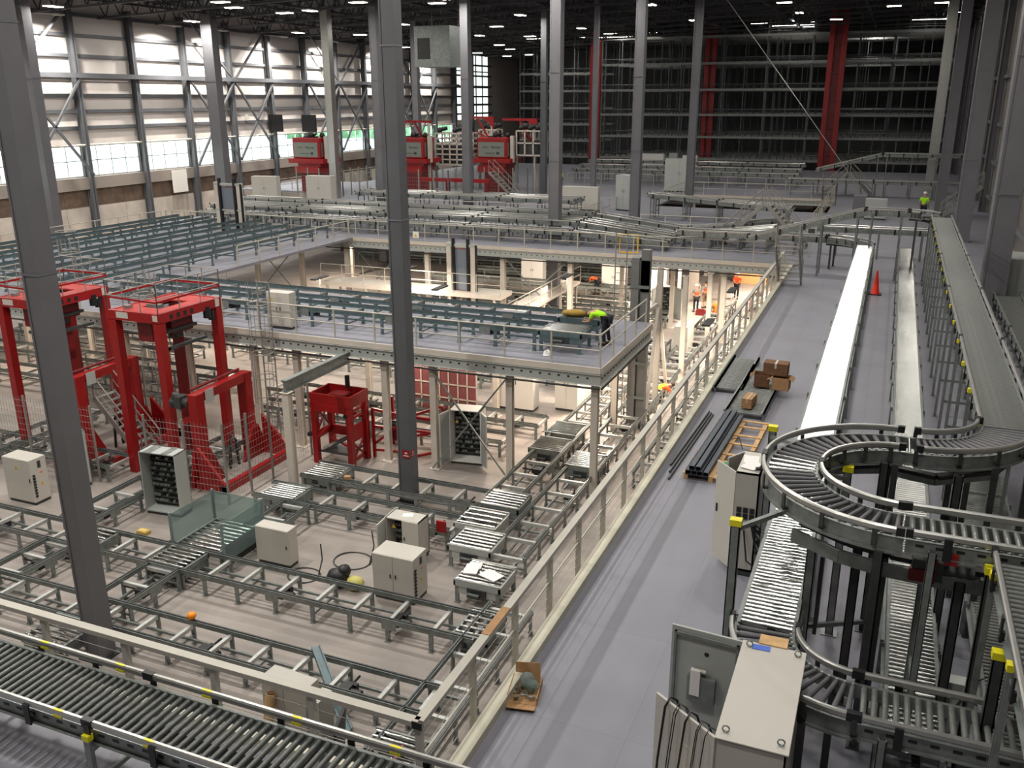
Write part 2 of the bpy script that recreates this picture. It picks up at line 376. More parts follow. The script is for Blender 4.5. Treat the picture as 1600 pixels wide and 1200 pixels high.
# columns, girts and bracing of the window wall
def icol(m, h, w=.5, d=.35):                         # H-section, web along x
    m.box(-w/2, -d/2, 0, -w/2+.05, d/2, h).box(w/2-.05, -d/2, 0, w/2, d/2, h).box(-w/2, -.025, 0, w/2, .025, h)
for k in range(-2, 15):
    y = 41.45+5.85*k
    m = MB(); icol(m, roofz(XW)-G-.9, .55, .38); struct('column_wall', m, 'coldk', loc=(XW+.45, y, G))
for zi, z in enumerate((6.0, 7.2, 8.35, 9.75, 11.2, 12.65, 14.1)):
    struct('beam_girt', MB().box(XW, 26, z-.12, XW+.22, 131, z+.12), 'coldk')
struct('beam_strut', MB().box(XW+.75, 34, 9.6, XW+1.1, 118, 9.95), 'coldk')
def brace(y0, z0, y1, z1, x=XW+.95, w=.16): return ((x, y0, z0), (x, y1, z1), w)
for k in (1, 5, 8, 11):
    y0 = 41.45+5.85*(k-1); y1 = y0+11.7; ym = (y0+y1)/2
    b = MB()
    for p, q, w_ in (brace(y0, 2.5, ym, 9.7), brace(y1, 2.5, ym, 9.7), brace(y0, 15, ym, 9.7), brace(y1, 15, ym, 9.7), brace(y0, 9.7, ym, 2.6), brace(ym, 2.6, y1, 9.7)):
        b.beam(p, q, w_, w_)
    struct('beam_brace', b, 'coldk')

# free-standing building columns
def bcol(x, y, w, label, m='col', top=None, z0=G, d=None, splice=True, loc_rz=0., parts=()):
    h = (top if top else roofz(x)-1.0)-z0; d = d or w
    t = thing('steel_column', label, 'column', (x, y, z0), loc_rz)
    f = .07*w+.02
    MB().box(-w/2, -d/2, 0, -w/2+f, d/2, h).box(w/2-f, -d/2, 0, w/2, d/2, h).box(-w/2+f, -d/2+.02, 0, w/2-f, d/2-.02, h).build('shaft', m, t)
    MB().box(-w*.75, -d*.75, 0, w*.75, d*.75, .04).build('base_plate', 'dark', t)
    if splice:
        for z in (4.6, 9.4):
            cp('splice_plate', 'sp%.2f' % w, lambda q: q.box(-w/2-.012, -d/2-.012, 0, w/2+.012, d/2+.012, .05), m, t, (0, 0, z-z0))
    return t
C1 = bcol(-15.95, 13.1, .46, 'tall grey steel column nearest the camera, rising through the near conveyor rows')
C2 = bcol(-13.35, 23.35, .46, 'tall dark grey steel column in the middle with a small red sign', 'coldk')
s = MB().box(.232, -.19, 1.62, .242, .0, 1.84).build('red_sign', 'red', C2)
MB().box(.243, -.17, 1.68, .245, -.02, 1.7).box(.243, -.12, 1.75, .245, -.06, 1.8).build('sign_writing', 'white', s)
s = MB().box(-.06, -.242, 1.6, .2, -.232, 1.86).build('red_sign', 'red', C2); MB().box(-.02, -.245, 1.66, .17, -.243, 1.69).box(.03, -.245, 1.74, .12, -.243, 1.79).build('sign_writing', 'white', s)
bcol(-52.9, 45.2, 1.0, 'wide grey column near the window wall, behind the nearest column', d=.7)
bcol(-52.1, 62.0, 1.05, 'wide grey column near the window wall beside the pair of tall cabinets', d=.8)
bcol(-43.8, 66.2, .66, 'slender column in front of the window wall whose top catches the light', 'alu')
bcol(-37.1, 62.5, .62, 'slender grey column just left of the dark middle column, far mezzanine')
bcol(-43.2, 80, .6, 'thin grey column behind the red robots, first right of the dark middle column')
bcol(-29.6, 62.5, .6, 'thin grey column rising behind the white cage beside the robots')
bcol(-18.15, 50.2, .62, 'thick grey column standing through the far mezzanine in front of the racking')
bcol(-28.6, 76, .5, 'thin column left of the racking behind the thick mezzanine column', 'coldk')
bcol(-24.0, 76, .4, 'bright slim column against the dark left end of the racking')
bcol(-16.5, 62, .64, 'grey column in front of the racking beside the leaning tall cabinet')
bcol(-15.4, 75, .6, 'grey column in front of the racking behind the wide cabinet')
bcol(3.95, 38.2, .86, 'widest column by the right wall, beside the long elevated conveyor')
bcol(4.0, 58.6, .86, 'second column along the right wall, beyond the widest one')
bcol(3.3, 72.6, .7, 'column at the far end of the elevated conveyor next to the person in lime shirt')
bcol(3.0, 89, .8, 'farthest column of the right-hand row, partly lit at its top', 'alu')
# right wall girts, posts and a white strip painted in for corner light
for k, y in enumerate(range(30, 130, 9)):
    m = MB(); icol(m, 20, .5, .4); struct('column_wall', m, 'col', loc=(XR-.35, y, G))
for z in (1.2, 3.6, 6.2, 9.4): struct('beam_girt', MB().box(XR-.25, 20, z-.12, XR, 135, z+.12), 'col')
struct('trim_painted_light', MB().box(XR-.75, 84.4, 2.6, XR-.6, 85.2, 15.5), 'white')

# roof trusses
def truss(x0, y0, x1, y1, label, dpt=1.5, st=1.5):
    L = math.hypot(x1-x0, y1-y0); t = thing('roof_truss', label, 'truss', (0, 0, 0))
    A = Vector((x0, y0, roofz(x0)-.15)); B = Vector((x1, y1, roofz(x1)-.15)); dn = Vector((0, 0, -dpt))
    MB().beam(A, B, .18, .16).build('top_chord', 'truss', t); MB().beam(A+dn, B+dn, .2, .16).build('bottom_chord', 'truss', t)
    n = max(2, int(L/st)); b = MB()
    for i in range(n):
        p = A.lerp(B, i/n); q = A.lerp(B, (i+.5)/n); r = A.lerp(B, (i+1)/n)
        b.beam(p, q+dn, .07, .07).beam(q+dn, r, .07, .07)
    b.build('web', 'truss', t); t['group'] = 'roof trusses'
    return t
for k, y in enumerate(frange(26, 134, 6.0)):
    truss(XW+.5, y, XR, y, 'dark lattice roof truss running across the hall')
for k, x in enumerate((-52, -44, -36, -28, -20, -12, -4, 3)):
    truss(x, 20, x, YB, 'dark lattice joist running the length of the hall', 1.1)
for y in FLOODS:
    t = thing('wall_flood_lamp', 'small flood lamp bracketed off the window wall, lighting its panels', 'lamp', (XW+2.6, y, 13.66), 0, 'flood lamps along the window wall')
    MB().box(-.2, -.42, .02, .2, .42, .14).tube((-2.4, 0, .3), (.0, 0, .1), .04, 5).build('housing', 'cab', t)
# lamp housings
nb = 0
for x, y, p in BAYS:
    if y < 20: continue
    t = thing('high_bay_lamp', 'twin lit high-bay lamp hanging under the dark roof', 'lamp', (x, y, roofz(x)-1.95), 0, 'high-bay lamps under the roof')
    cp('housing', 'hb', lambda q: q.box(-.34, -.62, 0, .34, .62, .09), 'cab', t)
    if x > -5: t.rotation_euler = (0, 0, PI/2)
    for s_ in (-1, 1): cp('lens', 'hbl', lambda q: q.box(-.1, -.56, -.03, .1, .56, 0), 'lens', t, (s_*.2, 0, 0))
    cp('hanger', 'hbh', lambda q: q.tube((0, 0, .09), (0, 0, 2.05), .02, 5), 'dark', t)
# extra lamps seen far away under the roof
for px, py, Y in ((345, 10, 52), (366, 20, 55), (445, 24, 60), (560, 16, 58), (562, 42, 80), (683, 7, 62), (665, 35, 78), (631, 52, 98), (776, 28, 82), (780, 55, 104), (746, 68, 115), (797, 62, 112), (828, 40, 95), (826, 83, 125), (792, 75, 125), (1225, 10, 80), (1308, 20, 100)):
    x, z = atY(px, py, Y); z = roofz(x)-1.95
    t = thing('high_bay_lamp', 'twin lit high-bay lamp hanging under the dark roof', 'lamp', (x, Y, z), PI/2, 'high-bay lamps under the roof')
    cp('housing', 'hb', None, 'cab', t)
    for s_ in (-1, 1): cp('lens', 'hbl', None, 'lens', t, (s_*.2, 0, 0))
    cp('hanger', 'hbh', None, 'dark', t, (0, 0, 0))
t = thing('air_duct_unit', 'square galvanised air duct box hanging under the roof beside the slim columns', 'air duct', (atY(687, 60, 70)[0], 70, 12.4))
MB().box(-1.6, -1.4, -1.9, 1.6, 1.4, 1.2).tube((-1.2, 1, 1.2), (-1.2, 1, 3.7), .03, 5).tube((1.2, 1, 1.2), (1.2, 1, 3.7), .03, 5).build('duct_box', 'galv', t); MB().box(-1.3, -1.45, -1.3, -.2, -1.41, .3).build('grille', 'black', t)
# ---------------------------------------------------------------- guard rails
def guardrail(pts, z, label, sp=1.5, top='flat', h=1.07, m='creamrail', wires=0, group=None, mids=1, z0=None, name='guard_rail', drop=.0):
    t = thing(name, label, 'railing', (pts[0][0], pts[0][1], z), 0, group); X0, Y0 = pts[0]
    P3 = [Vector((p[0]-X0, p[1]-Y0, 0)) for p in pts]
    for a, b in zip(P3[:-1], P3[1:]):
        L = (b-a).length; up = Vector((0, 0, 1))
        if top == 'flat': MB().beam(a+up*(h-.03), b+up*(h-.03), .12, .07).build('top_rail', m, t)
        else: MB().tube(a+up*(h-.03), b+up*(h-.03), .027, 8).build('top_rail', m, t)
        for k in range(mids): MB().tube(a+up*(h*(k+1)/(mids+1)-.05*0), b+up*(h*(k+1)/(mids+1)), .02, 6).build('mid_rail', m, t)
        if wires:
            w = MB()
            for k in range(wires): zz = .1+k*(h-.2)/(wires); w.tube(a+up*zz, b+up*zz, .006, 3)
            w.build('infill_wire', m, t)
        n = max(1, round(L/sp)); ang = math.atan2((b-a).y, (b-a).x)
        for i in range(n+1):
            if i == 0 and a is not P3[0]: continue
            p = a.lerp(b, i/n); s = .08 if top == 'flat' else .05
            cp('post', ('p', s, h, drop, m), lambda q: q.box(-s/2, -s/2, -drop, s/2, s/2, h-.05), m, t, p, ang)
    return t
g = guardrail([(-4.41, 44.6), (-4.41, 7.72), (-30, 7.72)], 0, 'long cream handrail around the walkway edge with a flat top rail, turning the near corner', 1.48, drop=.34, mids=1, wires=5)
MB().beam((0, 9.62-44.6, 1.078), (0, 10.35-44.6, 1.078), .124, .012).build('brown_tape', 'card', g)
for x, y in ((.0, 7.66-44.6),): MB().box(-.065, y-.005, .985, .065, y+.01, 1.085).build('end_cap', 'black', g)
guardrail([(-24.0, 25.86), (-7.8, 25.86), (-7.8, 31.5)], 0, 'round-tube handrail around the corner of the front mezzanine', 1.55, 'tube', drop=.38)
guardrail([(-44.4, 25.86), (-29.5, 25.86)], 0, 'handrail on the left front mezzanine edge behind the red stacker cranes', 1.6, 'tube', drop=.38)
guardrail([(-44.0, 46.95), (-4.6, 46.95)], 0, 'long round-tube handrail along the front of the far mezzanine', 1.6, 'tube', drop=.38)
guardrail([(-44.4, 46.8), (-30.2, 46.8)], 0, 'short handrail on the left deck in front of the window wall', 1.6, 'tube')
guardrail([(-17, 80.1), (-4.4, 80.1)], 0, 'handrail in front of the wide cabinet near the racking', 1.7, 'tube')
guardrail([(-16.9, 70.1), (-16.9, 79.9)], 0, 'handrail down the left side of the far floor opening', 1.7, 'tube')
guardrail([(-4.45, 60), (-4.45, 84)], 0, 'handrail along the walkway beyond the stairs', 1.7, 'tube')
guardrail([(XW+6, 66), (XW+6, 112)], 0, 'thin handrail in front of the window wall', 1.8, 'tube', wires=2)
guardrail([(-44.4, 26.2), (-44.4, 46.4)], 0, 'handrail on the far side of the blue conveyor field, before the window wall', 1.8, 'tube')
guardrail([(-30.0, 36.2), (-30.0, 46.4)], 0, 'handrail along the right edge of the left deck', 1.8, 'tube')

# ---------------------------------------------------------------- mezzanine frames
def mezz_edge(x0, y0, x1, y1, z, label, n, drop=.62, face=(0, -1)):
    t = thing('mezzanine_beam', label, 'beam', (x0, y0, z)); L = math.hypot(x1-x0, y1-y0); ax = Vector((x1-x0, y1-y0, 0))/L
    f = Vector((face[0], face[1], 0))
    MB().beam(f*.02+Vector((0, 0, -.1)), ax*L+f*.02+Vector((0, 0, -.1)), .05, .2).build('edge_board', 'cream', t)
    MB().beam(f*-.02+Vector((0, 0, -.4)), ax*L+f*-.02+Vector((0, 0, -.4)), .03, .36).beam(f*.02+Vector((0, 0, -.23)), ax*L+f*.02+Vector((0, 0, -.23)), .09, .02).beam(f*.02+Vector((0, 0, -.58)), ax*L+f*.02+Vector((0, 0, -.58)), .09, .02).build('channel', 'cabgry', t)
    h = MB(); k = int(L/.32)
    for i in range(k):
        c = ax*(i+.5)*.32+f*.0+Vector((0, 0, -.38)); h.beam(c+f*-.004, c+f*.002, .07, .05) if False else h.beam(c-ax*.035+f*.0, c+ax*.035+f*.0, .02, .05)
    h.build('slot_hole', 'black' if z > -1 else 'white', t)
    MB().tube(f*.05+Vector((0, 0, -.68)), ax*L+f*.05+Vector((0, 0, -.68)), .035, 6).build('conduit', 'black', t)
    return t
mezz_edge(-44.5, 25.8, -7.75, 25.8, 0, 'slotted channel beam under the front mezzanine edge', 0)
mezz_edge(-7.75, 25.8, -7.75, 32.2, 0, 'short slotted beam on the right end of the front mezzanine', 0, face=(1, 0))
mezz_edge(-46, 46.9, -4.3, 46.9, 0, 'slotted channel beam under the far mezzanine edge', 0)
mezz_edge(-17, 80, -4.3, 80, 0, 'cream beam at the back of the far floor opening', 0)
def mcol(x, y, label, top=-.6, w=.22, m='cream', brace=None):
    t = thing('mezzanine_column', label, 'column', (x, y, G)); h = top-G
    MB().box(-w/2, -w/2, 0, w/2, -w/2+.03, h).box(-w/2, w/2-.03, 0, w/2, w/2, h).box(-w*.32, -w/2+.03, 0, w*.32, w/2-.03, h).build('shaft', m, t)
    cp('foot_plate', 'fp', lambda q: q.box(-.2, -.2, 0, .2, .2, .03), m, t)
    cp('head_plate', 'hp', lambda q: q.box(-.16, -.16, -.02, .16, .16, 0), 'cream', t, (0, 0, h))
    return t
fx = [-43.6, -41, -38, -32, -27.6, -24.4, -21.3, -19.4, -15.7, -13.8, -10.95, -8.0]
wh = ['below the left end of the deck', 'behind the left crane', 'behind the dark column', 'between the two cranes', 'behind the right crane', 'beside the right crane', 'left of the plain box beam', 'under the box beam end', 'behind the red lifter', 'carrying the crossed braces, left one', 'carrying the crossed braces, right one', 'under the deck corner']
for x, s in zip(fx, wh): mcol(x, 26.1, 'cream front mezzanine column '+s)
for k, x in enumerate((-20, -14, -9)): mcol(x, 31.9, 'cream column at the rear edge of the front mezzanine, '+('left', 'middle', 'right')[k]+' of three')
fx = [-43.4, -37.6, -34.1, -30.7, -25.1, -20.2, -16.1, -12.1, -7.6]
wh = ['at the left end', 'by the first crossed brace', 'second from the crossed brace', 'left of the dark middle column', 'right of the dark middle column', 'beside the vertical lift', 'left of the thick building column', 'behind the grey mast', 'nearest the walkway']
for x, s in zip(fx, wh): mcol(x, 47.2, 'cream far mezzanine column '+s, w=.27)
for k, (x, y) in enumerate(((-36, 56), (-28, 56), (-20, 56), (-12, 57), (-7, 58), (-32, 66), (-22, 66), (-12, 66), (-5.5, 67), (-16, 80.3), (-10, 80.3), (-5.3, 80.3))):
    mcol(x, y, 'brightly lit column in the rows below the far mezzanine deck'); bpy.data.objects[-1] if False else None
for o in C.objects:
    if o.get('label', '').startswith('brightly lit column'): o['group'] = 'columns deep under the far mezzanine'
for x, y, s, tp in ((-8.15, 35.0, 'tall cream post with raking braces beside the twin conveyor lanes', 1.6), (-8.01, 39.4, 'white-lit post behind the raking braces', .5), (-8.17, 47.4-1, 'slim cream post between the people and the handrail', -.6), (-8.3, 50.5, 'slim cream post just right of the vacuum cleaner', -.6), (-10.8, 49.4, 'cream post beside the open grey cabinet in the lit area', -.6), (-14.1, 50.7, 'lit cream post behind the mezzanine ladder', -.6)):
    t = mcol(x, y, s, min(tp, 1.6))
    if 'raking' in s and 'tall' in s:
        h = tp-G
        MB().beam((0, -.1, h-1.6), (.0, -1.6, .05), .12, .12).build('raking_brace', 'cream', t); MB().beam((0, .1, h-1.6), (.0, 2.2, .05), .12, .12).build('raking_brace', 'cream', t)
        MB().beam((0, 0, h-1.45), (-1.1, -1.4, h-2.3), .14, .14).build('raking_brace', 'cream', t)
# crossed flat braces under the decks
def xbrace(x0, x1, y, z0, z1, label, w=.05):
    t = thing('cross_brace', label, 'brace', (x0, y, z0))
    MB().beam((0, 0, 0), (x1-x0, 0, z1-z0), w, w).build('diagonal', 'galv', t); MB().beam((0, .06, z1-z0), (x1-x0, .06, 0), w, w).build('diagonal', 'galv', t)
xbrace(-13.8, -10.95, 25.86, G+.1, -.7, 'crossed steel braces in front of the open cabinet and white cabinets')
xbrace(-10.9, -8.05, 25.95, G+1.9, -.7, 'crossed steel braces in the corner bay of the front mezzanine') if False else None
xbrace(-37.6, -34.2, 46.97, G+.3, -.7, 'large crossed braces under the far mezzanine, left end')
xbrace(-30.5, -27, 47.6, G+.2, -.7, 'crossed braces in the lit bay left of the dark middle column')
xbrace(-20, -16.3, 46.97, G+.3, -.7, 'crossed braces behind the bending person')
# box beam carried by its own post in front of the mezzanine
t = thing('box_beam', 'grey channel beam jutting from the front mezzanine onto a cream post', 'beam', (-17.0, 22.1, -.62))
MB().beam((0, 0, 0), (0, 3.7, 0), .06, .36).beam((0, 0, .18), (0, 3.7, .18), .2, .04).beam((0, 0, -.18), (0, 3.7, -.18), .2, .04).build('channel', 'galv', t)
mcol(-16.95, 22.15, 'cream post carrying the free end of the grey channel beam', -.8, .24)

# ---------------------------------------------------------------- pallet conveyors (chain type)
def chain_conv(x, y, L, rz, W, zb, h, label, st=1.12, m='galv', mr='zinc', motors=True, group=None, lanes=2, legs=True, legm=None):
    t = thing('pallet_conveyor', label, 'conveyor', (x, y, zb), rz, group); legm = legm or m
    for k in range(lanes):
        yy = W*k/(lanes-1)
        r = MB().box(0, yy-.03, h-.15, L, yy+.03, h-.02).box(0, yy-.045, h-.03, L, yy+.045, h-.015).build('side_rail', m, t)
        MB().box(.05, yy-.018, h-.015, L-.05, yy+.018, h+.012).build('chain', 'dark', r)
    n = max(2, round(L/st))
    for i in range(n+1):
        xx = min(max(.12, L*i/n), L-.12)+(random.random()-.5)*.12*(0 < i < n)
        cp('cross_member', ('cm', round(W, 2), mr), lambda q: q.box(-.045, .03, -.05, .045, W-.03, .05), mr, t, (xx, 0, h-.17))
        if legs and (i % 1 == 0):
            for yy in (0., W):
                cp('leg', ('lg', round(h, 2), legm), lambda q: q.box(-.055, -.022, .02, .055, .022, h-.1).box(-.07, -.06, 0, .07, .06, .02).box(-.03, -.05, .02, .03, .05, .12), legm, t, (xx, yy, 0))
            if i % 2 == 0: cp('leg_brace', ('lb', round(W, 2)), lambda q: q.box(-.03, .0, .2, .03, W, .26), legm, t, (xx, 0, 0))
    for q_ in ((.28, .72) if zb < 0 else (.5,)): MB().box(.2, W*q_, .24, L-.2, W*q_+.05, .3).build('lower_rail', m, t)
    if motors:
        for xx in frange(L*.14, L*.9, 3.4) if L > 5 else [L*.5]:
            cp('drive_motor', 'mot%.1f' % W, lambda q: q.tube((-.1, W*.35, -.02), (.36, W*.35+.02, -.02), .085, 9).box(-.16, W*.25, -.13, .1, W*.5, .1).tube((0, .05, 0), (0, W-.05, 0), .03, 6).box(-.05, W*.5, -.1, .16, W*.62, .06), 'black', t, (xx, 0, h-.28))
            cp('drive_bracket', 'brk', lambda q: q.box(-.2, -.035, -.3, .2, -.028, -.02), m, t, (xx, 0, h-.02))
    return t
def roller_table(x, y, L, W, rz, zb, h, label, n=7, m='galv', mr='zinc', name='roller_table', group=None, cat='conveyor', rm='roller'):
    t = thing(name, label, cat, (x, y, zb), rz, group)
    MB().box(0, 0, h-.2, L, .05, h-.01).box(0, W-.05, h-.2, L, W, h-.01).box(0, .0, h-.2, .05, W, h-.06).box(L-.05, 0, h-.2, L, W, h-.06).build('frame', m, t)
    for i in range(n):
        cp('roller', ('rt', round(L, 2), rm), lambda q: q.tube((.05, 0, 0), (L-.05, 0, 0), .042, 10), rm, t, (0, W*(i+.6)/(n+.2), h-.04))
    MB().box(.12, .02, h-.42, L-.12, .035, h-.18).box(.12, W-.035, h-.42, L-.12, W-.02, h-.18).box(L-.035, .12, h-.38, L-.02, W-.12, h-.18).build('skirt', m, t)
    for a in (.08, L-.08):
        for b_ in (.05, W-.05): cp('leg', ('tl', round(h, 2)), lambda q: q.box(-.05, -.03, 0, .05, .03, h-.15).box(-.08, -.06, 0, .08, .06, .02), m, t, (a, b_, 0))
    MB().box(L*.3, -.03, h-.42, L*.7, W*.25, h-.2).tube((L*.35, -.12, h-.33), (L*.6, -.12, h-.33), .07, 8).build('lift_drive', 'dark', t)
    return t
H = .65; Q = PI/2
chain_conv(-27.5, 13.42, 19.9, 0, .9, G, H, 'pallet conveyor row nearest the near walkway handrail')
chain_conv(-30, 16.15, 22.3, 0, 1.05, G, H, 'long pallet conveyor row, second from the near walkway')
chain_conv(-17.6, 20.83, 7.0, 0, 1.03, G, H, 'pallet conveyor passing behind the half-open cabinet and below the middle column')
chain_conv(-17.1, 22.68, 6.6, 0, 1.15, G, H, 'pallet conveyor in front of the red lifter, ending at the twin roller tables')
chain_conv(-16.3, 14.3, 1.9, Q, 1.05, G, H, 'short pallet conveyor link joining the two near rows, right of the nearest column')
chain_conv(-22.7, 8.6, 4.9, Q, 1.0, G, H, 'short pallet conveyor link at the far left of the nearest row', motors=False)
chain_conv(-20.0, 14.4, 1.8, Q, 1.05, G, H, 'short pallet conveyor link hidden partly by the nearest column')
chain_conv(-15.4, 18.7, 2.1, Q, .95, G, H, 'short pallet conveyor link right of the plexiglass box')
chain_conv(-20.8, 17.3, 7.5, Q, 1.05, G, H, 'pallet conveyor running under the right red stacker crane')
chain_conv(-28.2, 17.3, 8.0, Q, 1.05, G, H, 'pallet conveyor running under the left red stacker crane')
chain_conv(-8.05, 20.1, 35, Q, 1.05, G, H, 'long pallet conveyor lane nearest the walkway, running away from the camera', legm='galv')
chain_conv(-9.65, 23.5, 21, Q, 1.02, G, H, 'long pallet conveyor lane running away, second from the walkway')
chain_conv(-5.9, 27, 22, Q, 1.0, G, H, 'pallet conveyor lane partly hidden behind the walkway handrail')
chain_conv(-24, 30.0, 12.6, 0, 1.1, G, H, 'pallet conveyor below the front mezzanine behind the red lifter')
chain_conv(-23, 27.9, 11.0, 0, .95, G, H, 'pallet conveyor below the front mezzanine passing behind the open black cabinet')
chain_conv(-30, 35.0, 15, 0, 1.1, G, H, 'brightly lit pallet conveyor behind the front mezzanine columns')
chain_conv(-30, 37.6, 16.5, 0, 1.1, G, H, 'brightly lit pallet conveyor, one row deeper behind the front mezzanine')
chain_conv(-30, 41.4, 16.5, 0, 1.1, G, H, 'brightly lit pallet conveyor just in front of the far mezzanine columns')
chain_conv(-30, 52, 16, 0, 1.1, G, H, 'pallet conveyor deep below the far mezzanine, left part')
chain_conv(-12.5, 36.5, 12, Q, 1.05, G, H, 'pallet conveyor running away left of the open grey cabinet')
chain_conv(-32, 20.8, 8.5, 0, 1.05, G, H, 'pallet conveyor at the left picture edge beneath the left stacker crane')
# near-left short table rows
roller_table(-17.5, 12.3, 1.25, 1.05, 0, G, H, 'roller table just behind the near handrail by the nearest column', 6)
roller_table(-17.45, 16.15, 1.25, 1.05, 0, G, H, 'roller table set into the second pallet conveyor row', 6)
roller_table(-20.6, 16.2, 1.2, 1.05, 0, G, H, 'roller table left of the nearest column with a sheet of paper', 5)
roller_table(-17.3, 20.85, 1.25, 1.1, 0, G, H, 'roller table at the left end of the conveyor beyond the loose cabinet', 8)
roller_table(-17.0, 22.7, 1.25, 1.25, 0, G, H, 'roller table at the foot of the red lifter', 8)
roller_table(-10.6, 22.75, 1.3, 1.15, 0, G, H+.05, 'roller table at the end of the conveyor in front of the red lifter', 6, mr='zinc')
roller_table(-10.75, 21.3, 1.3, 1.2, 0, G, H+.03, 'white-framed roller table, middle of the three beside the lane ends', 4, m='zinc')
roller_table(-10.3, 20.0, 1.3, 1.15, 0, G, H+.05, 'roller table with a red and yellow sticker beside the lane ends', 6, m='cabgry')
roller_table(-9.3, 18.35, 1.3, 1.15, 0, G, H+.05, 'roller table with white paper sheets lying on it', 7, m='cabgry')
roller_table(-10.9, 29.3, 1.2, 1.3, 0, G, H+.04, 'shining roller table at the crossing, farther one', 8)
roller_table(-10.9, 27.6, 1.2, 1.3, 0, G, H+.04, 'shining roller table at the crossing, nearer one', 8)
roller_table(-9.2, 26.6, 1.15, 1.3, 0, G, H+.06, 'shining roller table set into the long lane nearest the walkway', 8)
roller_table(-8.3, 16.2, .9, 1.2, 0, G, H, 'roller table at the end of the second near conveyor row, below the handrail', 5)
roller_table(-8.2, 11.6, 1.2, 1.1, 0, G, H, 'roller table in the near corner of the pit under the handrail', 7)
roller_table(-8.25, 9.9, 1.2, 1.1, 0, G, H, 'lower roller table in the near pit corner beside the red pipe', 6)
chain_conv(-6.9, 8.2, 9.6, Q, 1.1, G, H, 'pallet conveyor close under the walkway handrail in the near corner', motors=False)
# blue-grey conveyors on the mezzanine
for k, (y, s) in enumerate(((26.95, 'front'), (28.95, 'rear'))):
    chain_conv(-29.5, y, 19.2, 0, 1.15, 0, .72, 'blue-grey pallet conveyor on the front mezzanine, %s one of the pair' % s, 1.5, 'blue', 'galv', lanes=2)
roller_table(-10.3, 27.0, 1.5, 1.15, 0, 0, .74, 'roller table with rails in front of the bending person', 8, 'blue')
roller_table(-10.3, 28.95, 1.5, 1.15, 0, 0, .74, 'roller table behind the bending person, end of the blue row', 6, 'blue')
nms = ('first', 'second', 'third', 'fourth', 'fifth', 'sixth', 'seventh', 'eighth')
for k, x in enumerate((-31.3, -34.2, -37.1, -40.0, -42.7)):
    chain_conv(x, 27.2 if x > -35 else 28.5, 19, Q, 1.25, 0, .72, 'blue-grey pallet conveyor in the left field, '+nms[k]+' lane counted from the lit gap', 1.7, 'blue', 'galv', lanes=2, motors=False)

for k, (y, a, L) in enumerate(((27.6, -44, 17.5), (30.4, -44, 18.5), (33.2, -44, 13), (36.0, -44, 13), (39.0, -44, 13), (42.2, -44, 13))):
    chain_conv(a, y, L, 0, 1.1, G, H, 'pallet conveyor on the ground floor behind the red cranes, %s row back' % nms[k], 1.3, motors=False)
for k, (y, a, L) in enumerate(((49.5, -28, 17), (56, -30, 18), (59.5, -30, 18), (63, -40, 26))):
    chain_conv(a, y, L, 0, 1.1, G, H, 'pallet conveyor deep under the far mezzanine, %s of four rows' % nms[k], 1.5, motors=False)
for k, x in enumerate((-41, -36.5, -33, -28.5)): mcol(x, 32.4, 'cream ground-floor column behind the red cranes, %s from the window wall' % nms[k])
for k, (x, y, z, p) in enumerate(DECK_FILL):
    if -46.9 < -y < -32.3 and x > -30:        # in the open gap: added fill light on an invented stand
        t = thing('deck_and_fill_lamp', 'added fill lamp on a thin stand in the lit gap between the mezzanines', 'lamp', (x, y, G), 0, 'added fill lamps on stands in the gap')
        MB().tube((0, 0, .3), (0, 0, z-G+.12), .02, 6).tube((0, 0, .5), (.4, 0, 0), .015, 5).tube((0, 0, .5), (-.2, .35, 0), .015, 5).tube((0, 0, .5), (-.2, -.35, 0), .015, 5).build('stand', 'dark', t)
        MB().box(-.16, -.62, z-G+.03, .16, .62, z-G+.1).build('housing', 'dark', t)
    else:
        t = thing('deck_and_fill_lamp', 'tube lamp fixed under a mezzanine deck', 'lamp', (x, y, z), 0, 'tube lamps under the mezzanine decks')
        MB().box(-.16, -.62, .02, .16, .62, .08).tube((0, -.4, .05), (0, -.4, -.14-z), .012, 4).tube((0, .4, .05), (0, .4, -.14-z), .012, 4).build('housing', 'cab', t)
guardrail([(-43, 55.4), (-24, 55.4)], 0, 'handrail on the far mezzanine behind the four long conveyor rows', 1.8, 'tube')
guardrail([(-36, 58.8), (-19, 58.8), (-19, 66)], 0, 'handrail around the wide white cabinet on the far mezzanine', 1.8, 'tube')
guardrail([(-14.5, 56), (-5, 56)], 0, 'handrail behind the crossover stairs on the far mezzanine', 1.6, 'tube')
guardrail([(-30, 86.5), (-9, 86.5)], 0, 'handrail in front of the conveyor rows by the racking', 1.8, 'tube')
